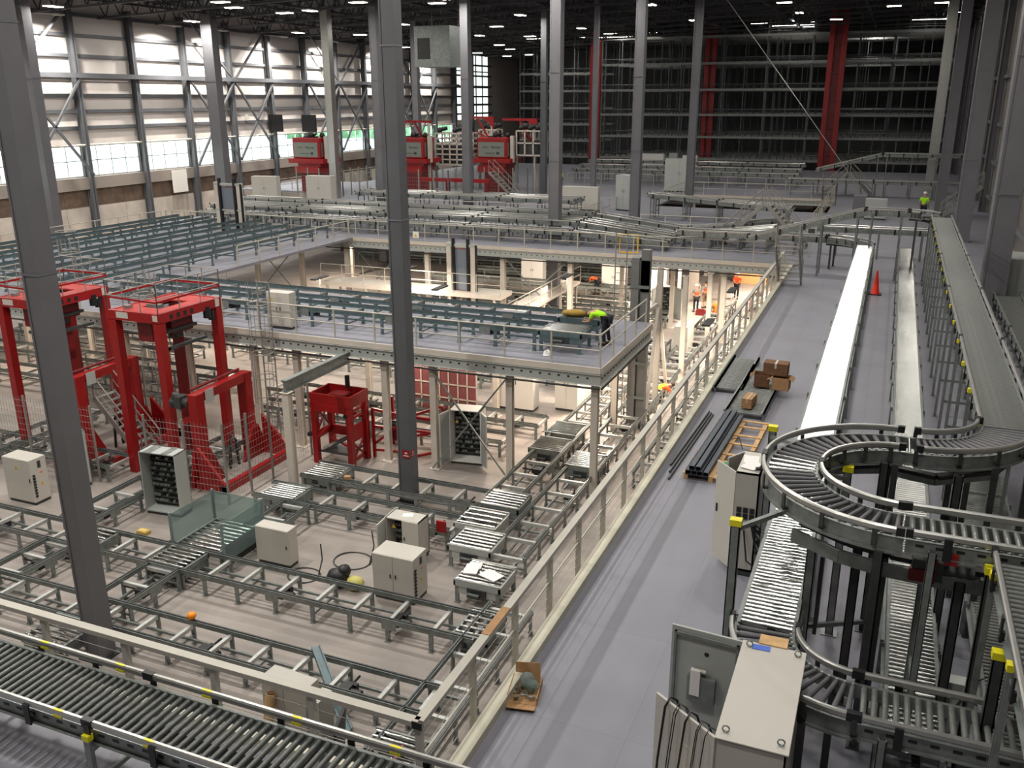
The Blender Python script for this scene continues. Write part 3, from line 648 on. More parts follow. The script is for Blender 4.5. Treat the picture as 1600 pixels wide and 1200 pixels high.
# ---------------------------------------------------------------- roller conveyors
GP = [(-.012, -.045), (.012, -.045), (.03, -.02), (.03, .03), (.015, .047), (-.015, .047), (-.03, .03), (-.03, -.02)]   # guide rail profile
def roller_conv(x, y, L, rz, W, z0, z1, fl, label, pitch=.11, rm='roller', guard='both', gh=.12, legsp=2.0, caps='none', legs=True, name='roller_conveyor', near=60, group=None, brsp=1.1, gm='alu', stickers=False, skiplegs=(), slim=False, legout=.06, merge=False):
    t = thing(name, label, 'conveyor', (x, y, fl), rz, group); a, b = z0-fl, z1-fl; zz = lambda s: a+(b-a)*s/L
    for yy, sg in ((0, -1), (W, 1)):
        o = MB().beam((0, yy, a-.07), (L, yy, b-.07), .045, .17).beam((0, yy+sg*.03, a-.15), (L, yy+sg*.03, b-.15), .07, .015)
        h = MB()
        if not slim:
            for k in range(int(L/.22)): s = .11+k*.22; h.beam((s, yy+sg*.022, zz(s)-.045), (s+.09, yy+sg*.022, zz(s)-.045), .012, .035)
        multi('side_channel', [(o, 'galv'), (h, 'black')], t)
    n = int((L-.08)/pitch); lim = min(near, n)
    rr = .5*pitch*.66 if pitch <= .1 else .036
    for i in range(0 if merge else lim):
        s = .08+i*pitch
        cp('roller', ('r', round(W, 2), rr, rm), lambda q: q.tube((0, .025, 0), (0, W-.025, 0), rr, 10), rm, t, (s, 0, zz(s)-.005))
    if n > lim or merge:
        m = MB()
        for i in range(0 if merge else lim, n): s = .08+i*pitch; m.tube((s, .025, zz(s)-.005), (s, W-.025, zz(s)-.005), rr, 8, cap=False)
        o = m.build('rollers', rm, t); o['kind'] = 'stuff'
    m = MB().box(.02, W*.35, min(a, b)-.17, L-.02, W*.5, min(a, b)-.12) if abs(a-b) < .01 else MB().beam((0, W*.42, a-.15), (L, W*.42, b-.15), W*.15, .05)
    m.build('drive_belt', 'black', t)
    sides = {'both': ((-.05, -1), (W+.05, 1)), 'left': ((W+.05, 1),), 'right': ((-.05, -1),), 'none': ()}[guard]
    for yy, sg in sides:
        k = max(1, round(L/6))
        for j in range(k):
            s0, s1 = L*j/k+.04, L*(j+1)/k-.04; m = MB(); vs = []
            for s in (s0, s1):
                for (o_, z_) in GP: vs.append((s, yy+o_, zz(s)+gh+z_))
            m._add(vs, [tuple(reversed(range(8))), tuple(range(8, 16))]+[(q, (q+1) % 8, (q+1) % 8+8, q+8) for q in range(8)])
            g = m.build('guide_rail', gm, t)
            for s in (s0, s1): cp('end_cap', 'gec', lambda q: q.box(-.05, -.036, -.052, .03, .036, .054), 'black', g, (s, yy, zz(s)+gh))
            if stickers:
                for s in frange(s0+.8, s1-.5, 1.35): MB().box(s, yy-.033, zz(s)+gh-.046, s+.14, yy-.02, zz(s)+gh-.012).box(s, yy-.02, zz(s)+gh+.03, s+.14, yy+.012, zz(s)+gh+.049).build('yellow_sticker', 'yellow', g)
        for s in frange(.45, L-.45, brsp):
            cp('guide_bracket', ('gb', round(gh, 2), sg), lambda q: q.box(-.045, -.02*0+(.03 if sg > 0 else -.05), -.16, .045, (.05 if sg > 0 else -.03), gh+.0).box(-.03, (-.0), -.16, .03, sg*.04, -.05), 'black', t, (s, yy, zz(s)))
    if legs:
        for s in frange(.3, L-.3, legsp):
            if any(p <= s <= q for p, q in skiplegs): continue
            H_ = zz(s)-.16; e = legout
            for yy, sg in ((-e, -1), (W+e, 1)):
                lg = cp('leg', ('rl', round(H_, 2)), lambda q: q.box(-.045, -.03, .01, -.035, .03, H_+.08).box(.035, -.03, .01, .045, .03, H_+.08).box(-.045, -.03, .01, .045, -.02, H_+.08).box(-.08, -.06, 0, .08, .06, .012), 'galv', t, (s, yy, 0))
                if caps == 'both' or (caps == 'left' and sg > 0) or (caps == 'right' and sg < 0):
                    cp('yellow_cap', 'ycap', lambda q: q.box(-.05, -.04, 0, .05, .04, .075), 'yellow', lg, (0, 0, H_+.08))
            cp('leg_tie', ('lt', round(W+2*e, 2)), lambda q: q.box(-.02, -e, -.03, .02, W+e, .03), 'galv', t, (s, 0, H_*.35))
            cp('cross_tie', ('ct', round(W+2*e, 2)), lambda q: q.box(-.03, -e, -.04, .03, W+e, .04), 'galv', t, (s, 0, H_-.06))
    return t
def curve_conv(cx, cy, r0, r1, a0, a1, z, fl, label, n, guards=((1, 1), (1, 1)), rm='rollerblk', glint=(), legs=()):
    """quarter or half turn: centre, inner and outer radius, start and end angle in degrees"""
    t = thing('curved_roller_conveyor', label, 'conveyor', (cx, cy, fl)); h = z-fl
    A = lambda d: math.radians(d); k = max(8, int(abs(a1-a0)/5)); P_ = lambda r, d: (r*math.cos(A(d)), r*math.sin(A(d)), h)
    arc = [a0+(a1-a0)*i/k for i in range(k+1)]
    for r, sg in ((r0, -1), (r1, 1)):
        sc_ = MB().sweep([P_(r, d) for d in arc], [(-.02, -.17), (.02, -.17), (.02, .02), (-.02, .02)]).sweep([P_(r+sg*.03, d) for d in arc], [(-.035, -.19), (.035, -.19), (.035, -.165), (-.035, -.165)])
        m = MB()
        for i in range(n): x = a0+(a1-a0)*(i+.5)/n; p = P_(r-sg*.03, x); m.box(p[0]-.014, p[1]-.014, h+.0, p[0]+.014, p[1]+.014, h+.035)
        multi('side_channel', [(sc_, 'galv'), (m, 'zinc')], t)
        rg = r+sg*.05; q = (arc[:k//2+1], arc[k//2:]) if abs(a1-a0) > 100 else (arc,)
        for seg in q:
            d = (seg[-1]-seg[0])/abs(seg[-1]-seg[0]); sg_ = [seg[0]+d*1.5]+seg[1:-1]+[seg[-1]-d*1.5]
            g = MB().sweep([P_(rg, x) for x in sg_], [(o_, z_+.12) for o_, z_ in GP]).build('guide_rail', 'alu', t)
            for x in (sg_[0], sg_[-1]): cp('end_cap', 'cec', lambda m: m.box(-.036, -.05, -.052, .036, .05, .054), 'black', g, (*P_(rg, x)[:2], h+.12), (0, 0, A(x)))
        for x in arc[2::4]: cp('guide_bracket', ('cb', sg), lambda m: m.box(sg*.03-.01, -.03, -.12, sg*.03+.01, .03, .1).box(-.04, -.03, -.12, .04, .03, -.09), 'dark', t, (*P_(rg, x)[:2], h), (0, 0, A(x)))
        # bolts heads along the inner edge
    for i in range(n):
        x = a0+(a1-a0)*(i+.5)/n; sh = i in glint
        cp('roller', ('cr', round(r0, 2), sh, rm), lambda m: m.tube((r0+.03, 0, -.008), (r1-.03, 0, -.008), .027, 10, r2=.037), 'roller' if sh else rm, t, (0, 0, h), (0, 0, A(x)))
    for d in legs:
        for r in (r0-.06, r1+.06):
            p = P_(r, d); MB().box(p[0]-.045, p[1]-.045, 0, p[0]+.045, p[1]+.045, h-.17).box(p[0]-.08, p[1]-.08, 0, p[0]+.08, p[1]+.08, .015).build('leg', 'dark', t)
    # drive band below
    rc = (r0+r1)/2
    MB().sweep([P_(rc, d) for d in arc], [(-.1, -.3), (.1, -.3), (.1, -.22), (-.1, -.22)]).build('drive_belt', 'black', t)
    return t
# near row on the walkway, crossing the bottom of the view
roller_conv(-13.2, 6.22, 10.6, 0, .86, 1.0, 1.0, 0, 'dark roller conveyor crossing the near walkway with yellow stickers on its guide rail', .118, 'rollerdk', stickers=True, caps='right', near=96, brsp=1.0, legout=.1, legsp=2.4)
# the bright lane on the walkway
roller_conv(-.52, 10.62, 34.2, Q, .7, 1.45, 1.45, 0, 'long roller conveyor on the walkway whose rollers shine white', .1, 'roller', guard='none', near=100, legsp=2.6, slim=True)
curve_conv(.28, 10.6, .8, 1.52, 180, 270, 1.45, 0, 'lower curved roller conveyor behind the open cabinets', 14, legs=(200, 250))
roller_conv(.28, 9.08, 4.6, 0, .72, 1.45, 1.45, 0, 'lower straight roller conveyor leading right out of the lower curve', .115, 'rollergry', near=40, legsp=1.7)
# low middle lane
roller_conv(1.3, 9.9, 40.6, Q, .63, .6, .6, 0, 'low roller conveyor in the middle of the walkway, under the S-bend', .1, 'roller', guard='none', near=100, legsp=2.2, slim=True)
# elevated lane and S-bend
roller_conv(2.47, 15.25, 28.6, Q, .7, 3.0, 3.0, 0, 'long elevated roller conveyor on tall legs, running away along the right side', .085, 'rollergry', guard='both', gh=.1, near=100, legsp=1.9, caps='left', brsp=.95, slim=True)
curve_conv(.76, 15.25, .96, 1.66, 0, -90, 3.0, 0, 'first bend of the S-shaped elevated roller conveyor, turning left', 18, legs=(-8, -50))
roller_conv(.6, 13.6, .16, 0, .68, 3.0, 3.0, 0, 'tiny straight joint between the two bends of the S-shaped conveyor', .07, guard='none', legs=False, slim=True)
curve_conv(.6, 12.46, 1.13, 1.81, 90, 270, 3.0, 0, 'second bend of the S-shaped elevated roller conveyor, turning back right', 33, glint=(14, 15, 16, 17), legs=(95, 262))  # polished finish on four rollers paints in the lamp glint
roller_conv(.62, 10.66, 3.2, 0, .68, 3.0, 3.0, 0, 'elevated straight roller conveyor leaving the S-bend to the right', .115, 'rollergry', near=40, legsp=1.45, caps='none')
roller_conv(2.35, 4.5, 6.1, Q, .75, 2.95, 2.95, 0, 'elevated roller conveyor branching off towards the camera at the right picture edge', .1, 'rollergry', guard='left', near=60, caps='left', legsp=1.9)
roller_conv(2.7, 7.5, 13, Q, .85, .62, .62, 0, 'low dark roller conveyor under the elevated lane at the lower right', .09, 'rollergry', guard='none', near=100, slim=True)
roller_conv(4.85, 14, 24, Q, .8, .85, .85, 0, 'low roller conveyor beside the right wall beyond the widest column', .09, 'rollergry', guard='both', near=60, slim=True, merge=True)
roller_conv(6.1, 14, 24, Q, .7, 1.7, 1.7, 0, 'higher roller conveyor hugging the right wall', .09, 'rollergry', guard='left', near=60, slim=True, merge=True)
# frame under the S-bend: chords, cross pieces and drive
t = thing('support_frame', 'dark steel under-frame and chain drive below the S-shaped conveyor', 'frame', (0, 0, 0))
m = MB()
for a, b in zip([(-.42, 14.0), (.35, 14.35), (1.1, 14.15), (1.9, 14.7), (2.3, 15.6)], [(.35, 14.35), (1.1, 14.15), (1.9, 14.7), (2.3, 15.6), (2.3, 16)]): m.beam((*a, 2.42), (*b, 2.42), .05, .16)
m.build('rear_chord', 'galv', t)
m = MB()
for a, b in zip([(-.72, 11.6), (-.1, 11.2), (.4, 11.05), (1.1, 11.0)], [(-.1, 11.2), (.4, 11.05), (1.1, 11.0), (2.0, 11.0)]): m.beam((*a, 2.36), (*b, 2.36), .05, .18)
m.build('front_chord', 'galv', t)
m = MB()
for a, b in zip([(-.62, 11.75), (0, 11.35), (.5, 11.2), (1.1, 11.15)], [(0, 11.35), (.5, 11.2), (1.1, 11.15), (2.0, 11.15)]): m.beam((*a, 2.5), (*b, 2.5), .14, .06)
m.build('chain_belt', 'black', t); m = MB()
for a, b in zip([(-.35, 13.8), (.35, 14.15), (1.1, 13.95), (1.9, 14.5)], [(.35, 14.15), (1.1, 13.95), (1.9, 14.5), (2.3, 15.4)]): m.beam((*a, 2.56), (*b, 2.56), .14, .06)
m.build('chain_belt', 'black', t)
for i, (x, y, h) in enumerate(((.36, 13.5, 2.85), (.36, 11.05, 2.85), (.12, 11.5, 2.4), (1.3, 11.0, 2.4), (1.55, 10.55, 2.8), (1.62, 9.6, 2.3), (1.35, 13.4, 2.85), (-1.36, 10.7, 2.8), (-1.36, 14.4, 2.8), (-.13, 13.2, 2.75), (-.45, 11.55, 2.3))):
    l = MB().box(x-.06, y-.05, 0, x-.045, y+.05, h).box(x+.045, y-.05, 0, x+.06, y+.05, h).box(x-.06, y-.05, 0, x+.06, y-.035, h).box(x-.12, y-.1, 0, x+.12, y+.1, .015).build('post', 'dark' if i < 7 else 'galv', t)
    if i in (4, 5, 7, 8, 9): cp('yellow_cap', 'ycap2', lambda q: q.box(-.075, -.06, 0, .075, .06, .085), 'yellow', l, (x, y, h))
for p, q in (((-1.36, 10.75, 2.72), (-.78, 11.3, 2.85)), ((-1.36, 14.35, 2.7), (-.8, 13.7, 2.85)), ((-.13, 13.15, 2.65), (-.4, 12.8, 2.8)), ((-.45, 11.55, .5), (.12, 11.5, .05)), ((-.45, 11.6, 1.0), (.34, 13.4, .2)), ((1.3, 11, .3), (1.55, 10.55, 1.3)), ((1.95, 10.5, 2.2), (1.7, 9.3, .9))):
    MB().beam(p, q, .06, .06).build('strut', 'galv', t)
MB().tube((1.05, 11.1, 2.45), (1.45, 11.1, 2.45), .11, 12).box(.75, 10.95, 2.36, 1.1, 11.25, 2.62).build('drive_motor', 'dark', t)
MB().box(.72, 10.93, 2.34, 1.02, 11.0, 2.5).box(.98, 10.9, 2.6, 1.02, 10.94, 2.85).build('red_motor_cover', 'reddk', t)
MB().box(1.05, 10.6, 2.78, 1.2, 10.64, 2.92).build('red_tag', 'red', t)
MB().box(-.33, 11.6, .9, -.28, 12.1, 2.1).build('hanging_plate', 'dark', t)
# small electric gear beside the lower right lane
t = thing('junction_box', 'small grey electrical box on the low conveyor at the lower right', 'electrical box', (1.5, 11.2, .62)); MB().box(-.12, -.1, -.62, .12, .1, .3).build('housing', 'cabgry', t); MB().path([(.1, 0, .25), (.3, -.1, .5), (.32, -.2, .2), (.2, -.3, -.6)], .012).build('cable', 'black', t)
tag(MB().box(-.17, -.1, 0, .17, .14, .006).build('paper_sheet', 'paper', None, (1.0, 10.0, .665), .5), 'white paper sheet lying on the low middle conveyor by the lower bend', 'paper')
# far end cross conveyors
curve_conv(-2.7, 45.0, 1.48, 2.18, 0, 90, 1.4, 0, 'far bend that feeds the shining conveyor, beside the traffic cone', 20, legs=(20, 80))
roller_conv(-10.2, 46.48+.02, 7.5, 0, .7, 1.4, 1.4, 0, 'straight roller conveyor leading left from the far bend over the mezzanine edge', .1, 'rollergry', near=0, legsp=2.4, merge=True, slim=True, skiplegs=((0, 5.7),))
roller_conv(-4.8, 50.2, 6.8, 0, .65, 1.45, 1.45, 0, 'level cross conveyor in the far middle, passing the end of the low lane', .1, 'rollergry', near=0, merge=True, slim=True)
roller_conv(-6.2, 44.3, 5.2, 0, .68, 1.55, 3.05, 0, 'inclined conveyor climbing right towards the elevated lane', .1, 'rollergry', near=0, merge=True, slim=True, legsp=1.5, skiplegs=((0, 2.3),))
roller_conv(-1.0, 44.3, 1.85, 0, .68, 3.05, 3.05, 0, 'level top part of the climbing conveyor before the elevated lane', .1, 'rollergry', near=0, merge=True, slim=True, legsp=1.2)
curve_conv(.85, 43.8, .5, 1.2, 90, 0, 3.03, 0, 'far bend joining the climbing conveyor to the elevated lane', 14, legs=(45,))
roller_conv(-8.5, 82, 14, 0, .75, 1.3, 1.3, 0, 'far level roller conveyor in front of the racking, lower of two', .12, 'rollergry', near=0, merge=True, slim=True)
roller_conv(-6.4, 84.4, 5.3, 0, .75, 2.0, 3.4, 0, 'far inclined roller conveyor in front of the racking', .12, 'rollergry', near=0, merge=True, slim=True)
roller_conv(-1.0, 84.4, 6.4, 0, .75, 3.4, 3.4, 0, 'far level roller conveyor in front of the racking, upper of two', .12, 'rollergry', near=0, merge=True, slim=True)
roller_conv(-7.5, 72, 8.2, Q*.0-.0, .75, 1.1, 1.1, 0, 'roller conveyor crossing beside the far floor opening', .12, 'rollergry', near=0, merge=True, slim=True, skiplegs=((0, 3),)) if False else None
# roller conveyors on the far mezzanine
nm = ('front', 'second', 'third', 'fourth')
for k, (y, z) in enumerate(((48.6, .75), (49.8, 1.1), (51.2, 1.1), (52.8, 1.25))):
    roller_conv(-43.2, y, 26.6, 0, .7, z, z, 0, 'roller conveyor along the front of the far mezzanine, %s row' % nm[k], .12, 'rollergry', near=0, merge=True, slim=True, legsp=2.2)
    roller_conv(-16.5, y, 5.6, 0, .7, z, z-.62 if k else .4, 0, 'downward inclined conveyor right of the long rows, %s row' % nm[k], .12, 'rollergry', near=0, merge=True, slim=True, legsp=1.8)
    if k: roller_conv(-10.8, y, 5.2, 0, .7, z-.6, z+.1, 0, 'rising conveyor section near the crossing stairs, %s row' % nm[k], .12, 'rollergry', near=0, merge=True, slim=True, legsp=1.8)
for k, y in enumerate((60.8, 62.3)):
    roller_conv(-38.5, y, 18, 0, .75, 1.1, 1.1, 0, 'roller conveyor behind the low white cabinet, %s of two' % ('nearer', 'farther')[k], .12, 'rollergry', near=0, merge=True, slim=True, legsp=2.4)
    roller_conv(-15.5, y+.6, 9.6, 0, .75, 1.7-k*.2, 1.0, 0, 'descending conveyor right of the leaning cabinet, %s of two' % ('nearer', 'farther')[k], .12, 'rollergry', near=0, merge=True, slim=True, legsp=2.4)
for k, y in enumerate((88, 90, 93)):
    roller_conv(-30, y, 22, 0, .75, 1.2+.3*k, 1.2+.3*k, 0, 'roller conveyor low in front of the racking, %s row' % nm[k], .14, 'rollergry', near=0, merge=True, slim=True, legsp=2.6)
# unfinished stub conveyor and white sheet left end
t = thing('work_table', 'white-topped table at the left end of the far mezzanine', 'table', (-44.3, 54.5, 0)); MB().box(0, 0, 1.15, 4.6, 1.1, 1.2).build('table_top', 'white', t)
for i in (.2, 4.4):
    for j in (.1, 1.0): cp('leg', 'wtl', lambda q: q.box(-.04, -.04, 0, .04, .04, 1.15), 'galv', t, (i, j, 0))
# ---------------------------------------------------------------- electrical cabinets
def warning(parent, x, y, z, s=.12, ax='y'):
    t = [(x-s/2, z), (x+s/2, z), (x, z+s*.87)] if ax == 'y' else [(y-s/2, z), (y+s/2, z), (y, z+s*.87)]
    m = MB()
    if ax == 'y': m._add([(a, y, b) for a, b in t]+[(a, y+.006, b) for a, b in t], [(0, 1, 2), (5, 4, 3), (0, 3, 4, 1), (1, 4, 5, 2), (2, 5, 3, 0)])
    else: m._add([(x, a, b) for a, b in t]+[(x-.006, a, b) for a, b in t], [(0, 1, 2), (5, 4, 3), (0, 3, 4, 1), (1, 4, 5, 2), (2, 5, 3, 0)])
    o = m.build('warning_sign', 'warn', parent)
    if ax == 'y': MB().box(x-.008, y-.004, z+.02, x+.008, y, z+.065).build('warning_mark', 'black', o)
    else: MB().box(x, y-.008, z+.02, x+.004, y+.008, z+.065).build('warning_mark', 'black', o)
def cabinet(x, y, z, w, d, h, rz, label, open_=False, doors=2, m='cab', da=(1.9, 1.9), signs=1, plinth=.1, louvre=False, paper=False, side_sockets=False, group=None, stripes=False):
    """front faces local -y; x, y is the centre"""
    t = thing('electrical_cabinet', label, 'cabinet', (x, y, z), rz, group); a, b = w/2, d/2
    if not open_: MB().box(-a, -b+.03, plinth, a, b, h).build('housing', m, t, bevel=.008)
    else:
        MB().box(-a, -b, plinth, -a+.03, b, h).box(a-.03, -b, plinth, a, b, h).box(-a, b-.03, plinth, a, b, h).box(-a, -b, h-.03, a, b, h).box(-a, -b, plinth, a, b, plinth+.04).build('housing', m, t)
        p = MB().box(-a+.04, b-.12, plinth+.06, a-.04, b-.09, h-.06).build('mounting_plate', 'inner', t)
        random.seed(int(abs(x*10))); rows = MB(); rw = MB()
        for k in range(int((h-.4)/.18)):
            zz = plinth+.15+k*.18; rows.box(-a+.07, b-.2, zz, a-.07, b-.12, zz+.05)
            xx = -a+.09
            while xx < a-.16:
                ww = .04+random.random()*.08
                if random.random() < .55: rw.box(xx, b-.24, zz+.055, xx+ww, b-.12, zz+.13)
                xx += ww+.02
        multi('terminal_row', [(rows, 'dark'), (rw, 'galv')], p)
    MB().box(-a+.02, -b+.04, 0, a-.02, b-.02, plinth).build('plinth', 'dark', t)
    n = doors
    for k in range(n):
        x0 = -a+w*k/n; x1 = -a+w*(k+1)/n; L = (x1-x0)-.01
        left = (k == 0)
        dm = MB().box(0, -.03, plinth+.01, L, 0, h-.01) if left else MB().box(-L, -.03, plinth+.01, 0, 0, h-.01)
        ang = 0
        if open_: ang = (-da[0] if left else da[min(1, len(da)-1)]) if da[min(k, len(da)-1)] is not None else 0
        D = dm.build('door', m, t, loc=(x0+.004 if left else x1-.004, -b if open_ else -b+.03, 0), rz=ang)
        hx = L-.07 if left else -L+.07
        MB().box(hx-.012, -.05, h*.52, hx+.012, -.03, h*.6).build('door_handle', 'black', D)
        if open_ and ang:
            MB().box(*((.04, 0, plinth+.05, L-.04, .012, h-.05) if left else (-L+.04, 0, plinth+.05, -.04, .012, h-.05))).build('door_frame', 'cabgry', D)
    if signs:
        warning(t, (-a+w*.25 if n > 1 else 0), -b-.008, h*.78)
        if signs > 1: warning(t, a*.5, -b-.008, h*.78)
    if louvre:
        m_ = MB()
        for k in range(8): m_.box(a+.002, -b+.06, h*.18+k*.1, a+.03, -b+.14, h*.18+k*.1+.06)
        m_.build('cable_gland', 'black', t)
        MB().box(a, -.02, h*.78, a+.006, .1, h*.93).build('info_plate', 'dark', t); warning(t, a+.004, .05, h*.4, .13, 'x')
        MB().box(a, .03, h*.66, a+.006, .12, h*.69).build('label_strip', 'orange', t)
    if paper: tag(MB().box(0, 0, 0, .3, .21, .004).build('paper_sheet', 'paper', None, (x-.1, y-.1, z+h+.001), .3), 'white paper sheet on top of the '+paper, 'paper')
    if stripes:
        MB().box(-a*.75, -b-.002, h-.0, -a*.3, b, h+.006).box(a*.25, -b-.002, h, a*.6, b, h+.006).build('grey_tape', 'galv', t)
    return t
cabinet(-24.9, 18.75, G, 1.2, .62, 1.55, .0, 'pale cabinet standing alone at the left picture edge', louvre=True, doors=1)
cabinet(-24.6, 20.3, G, 1.2, .6, 2.0, -.3, 'open dark cabinet behind the nearest column, without doors', True, doors=0, m='cabgry')
cabinet(-20.0, 19.75, G, 1.3, .6, 2.1, .1, 'open cabinet with striped grey top, in front of the right red crane', True, doors=0, stripes=True, m='cabgry', signs=0)
cabinet(-14.8, 18.35, G, 1.1, .42, 1.15, .0, 'low pale cabinet lying between the second conveyor row and the plexiglass box', doors=1, signs=0)
cabinet(-10.75, 18.15, G, 1.2, .75, 1.3, .0, 'pale cabinet with cable glands down its right side, in front of the half-open one', doors=2, louvre=True, signs=0)
cabinet(-11.6, 20.1, G, 1.05, .6, 1.25, .0, 'half-open pale cabinet behind the one with cable glands', True, da=(1.5, None), paper='half-open pale cabinet')
cabinet(-13.0, 27.1, G, 1.15, .7, 2.05, .15, 'open black-fronted cabinet behind the crossed braces', True, da=(1.9, 2.2), m='white')
cabinet(-9.15, 11.35, G, 1.0, .4, 2.4, -.06, 'cream cabinet in the pit just behind the near handrail', doors=2, louvre=True)
cabinet(-8.42, 11.25, G, .22, .4, 2.3, -.06, 'narrow cream cabinet door leaning by a black panel behind the near handrail', doors=1, signs=0)
cabinet(-13.6, 33.2, G, 1.7, .7, 2.2, 0, 'tall white cabinet under the front mezzanine, left one', m='white', signs=0)
cabinet(-11.55, 34.0, G, 1.0, .9, 2.2, 0, 'tall white cabinet with a warning triangle under the front mezzanine', m='white')
cabinet(-11.5, 36.3, G, .9, 2.6, 2.2, 0, 'long row of white cabinets running away behind the warning triangle one', m='white', doors=1, signs=0)
cabinet(-16.4, 33.2, G, 1.6, .7, 2.2, 0, 'white cabinet behind the red mesh screen', m='white', signs=0)
cabinet(-11.6, 51.3, G, 1.1, .6, 2.0, .2, 'open grey cabinet in the lit area left of the two vest wearers', True, da=(1.9, 2.4), m='cabgry')
cabinet(-8.95, 44.2, G, .7, 1.6, 1.6, 0, 'cream cabinet beside the long lanes, below the two vest wearers', doors=1, louvre=False)
cabinet(-20.1, 26.95-.55, 0, 1.0, .42, 1.36, 0, 'pale cabinet on the front mezzanine in front of the blue conveyors', doors=2)
cabinet(-46.7, 60.6, 0, 2.2, .7, 2.15, .15, 'tall pale cabinet on the far mezzanine by the window wall, left of a pair', signs=2)
cabinet(-42.4, 62.0, 0, 2.2, .9, 2.2, .1, 'tall pale cabinet on the far mezzanine below the first red robot', signs=0)
cabinet(-21.5, 65.2, 0, 2.8, .6, 1.75, 0, 'wide white cabinet on the far mezzanine in front of the thick column', signs=0)
cabinet(-18.3, 66.4, 0, 1.4, 1.0, 2.6, -.35, 'tall cabinet turned sideways with a warning sign, beside the grey column', doors=2, m='cabgry', louvre=True)
cabinet(-17.7, 81.6, 0, 2.6, .6, 2.9, 0, 'large grey cabinet with two warning signs at the far handrail', m='cabgry', signs=2)
cabinet(-25.7, 104, 0, 2.5, .7, 2.0, 0, 'white cabinet low in front of the racking, left one', m='white', signs=0)
cabinet(-21.4, 103.7, 0, 1.6, .7, 1.9, 0, 'white cabinet low in front of the racking, right one', m='white', signs=0)
cabinet(-23.4, 104.2, 0, .9, .7, 2.1, 0, 'small grey cabinet between the two white ones by the racking', m='cabgry', doors=1, signs=0)
cabinet(-.9, 67.5, 0, 1.4, .8, 1.4, 0, 'grey floor cabinet beyond the level cross conveyor', m='cabgry', doors=1, signs=0)
cabinet(-2.0, 68.6, 0, .9, .8, 1.5, 0, 'darker cabinet behind the grey floor cabinet', m='col', doors=1, signs=0)
cabinet(XR-1.9, 40, 0, 1.2, 2.0, 2.1, 0, 'grey cabinet against the right wall beyond the widest column', m='cabgry', doors=1, signs=0)
tag(MB().box(-.02, -.3, 0, .02, .3, .02).build('black_panel', 'black', None, (-8.15, 11.15, G), .3), 'black panel standing behind the near handrail', 'panel')
bpy.data.objects['black_panel'].data = MB().box(-.03, -.3, 0, .03, .3, 2.0).mesh('black_panel', 'black')
o = bpy.data.objects['black_panel']; o.rotation_euler = (0, .08, .3)
t = thing('cardboard_tube', 'orange-brown cardboard tube leaning on the cream cabinet behind the near handrail', 'tube', (-9.45, 10.55, G))
MB().tube((0, 0, 0), (.05, .55, 2.15), .09, 12).build('tube', 'wood', t); MB().tube((.0505, .5555, 2.155), (.051, .56, 2.17), .075, 12).build('end_disc', 'carddk', t)
# the cabinet on the walkway beside the S-bend: two doors ajar towards the handrail
t = thing('electrical_cabinet', 'tall pale cabinet beside the S-bend with a swung-open door and papers on top', 'cabinet', (-1.7, 15.0, 0))
MB().box(-.2, -.52, .1, .2, -.49, 1.95).box(-.2, .49, .1, .2, .52, 1.95).box(.17, -.52, .1, .2, .52, 1.95).box(-.2, -.52, 1.92, .2, .52, 1.95).box(-.2, -.52, .1, .2, .52, .14).build('housing', 'cab', t)
MB().box(-.18, -.5, 0, .18, .5, .1).build('plinth', 'dark', t); MB().box(.08, -.46, .2, .12, .46, 1.85).build('mounting_plate', 'inner', t)
d = MB().box(0, -.012, .12, .58, .012, 1.94).build('door', 'cab', t, (-.2, -.52, 0), math.radians(132)); MB().box(.48, .012, 1.0, .51, .03, 1.15).build('door_handle', 'black', d)
d = MB().box(0, -.012, .12, .5, .012, 1.94).build('door', 'cab', t, (-.2, .52, 0), math.radians(-118)); MB().box(.4, .012, 1.0, .43, .03, 1.15).build('door_handle', 'black', d)
gl = MB()
for i in range(2):
    for j in range(3): gl.box(-.15+j*.11, -.545, 1.1+i*.12, -.07+j*.11, -.52, 1.19+i*.12)
gl.build('socket_block', 'black', t)
cb = MB()
for i in range(5): cb.path([(.1, -.55, 1.15-.02*i), (.22, -.62, 1.05-.1*i), (.3, -.55, .95-.12*i), (.38, -.4, .75-.1*i)], .013)
cb.path([(.0, -.55, .9), (.1, -.7, .4), (.3, -.75, .3), (.5, -.6, .5)], .016); cb.build('cable', 'black', t)
for k in range(4): cp('cable_clamp', 'ccl', lambda q: q.box(0, 0, 0, .1, .06, .07), 'black', t, (.22, -.6, .5+.2*k))
for k, (dx, dy, r, s) in enumerate(((-.08, .1, .1, 'larger'), (.0, -.2, -.3, 'nearer'))):
    tag(MB().box(-.13, -.18, 0, .13, .18, .01).build('paper_sheet', 'paper', None, (-1.7+dx*.5+.0, 15.0+dy, 1.952+.012*k), r), s+' white paper sheet on top of the walkway cabinet', 'paper')
tag(MB().tube((0, 0, 0), (.12, .05, 0), .035, 8).build('tape_roll', 'dark', None, (-1.6, 14.6, 2.0), 0), 'small grey roll at the near end of the walkway cabinet top', 'tape')
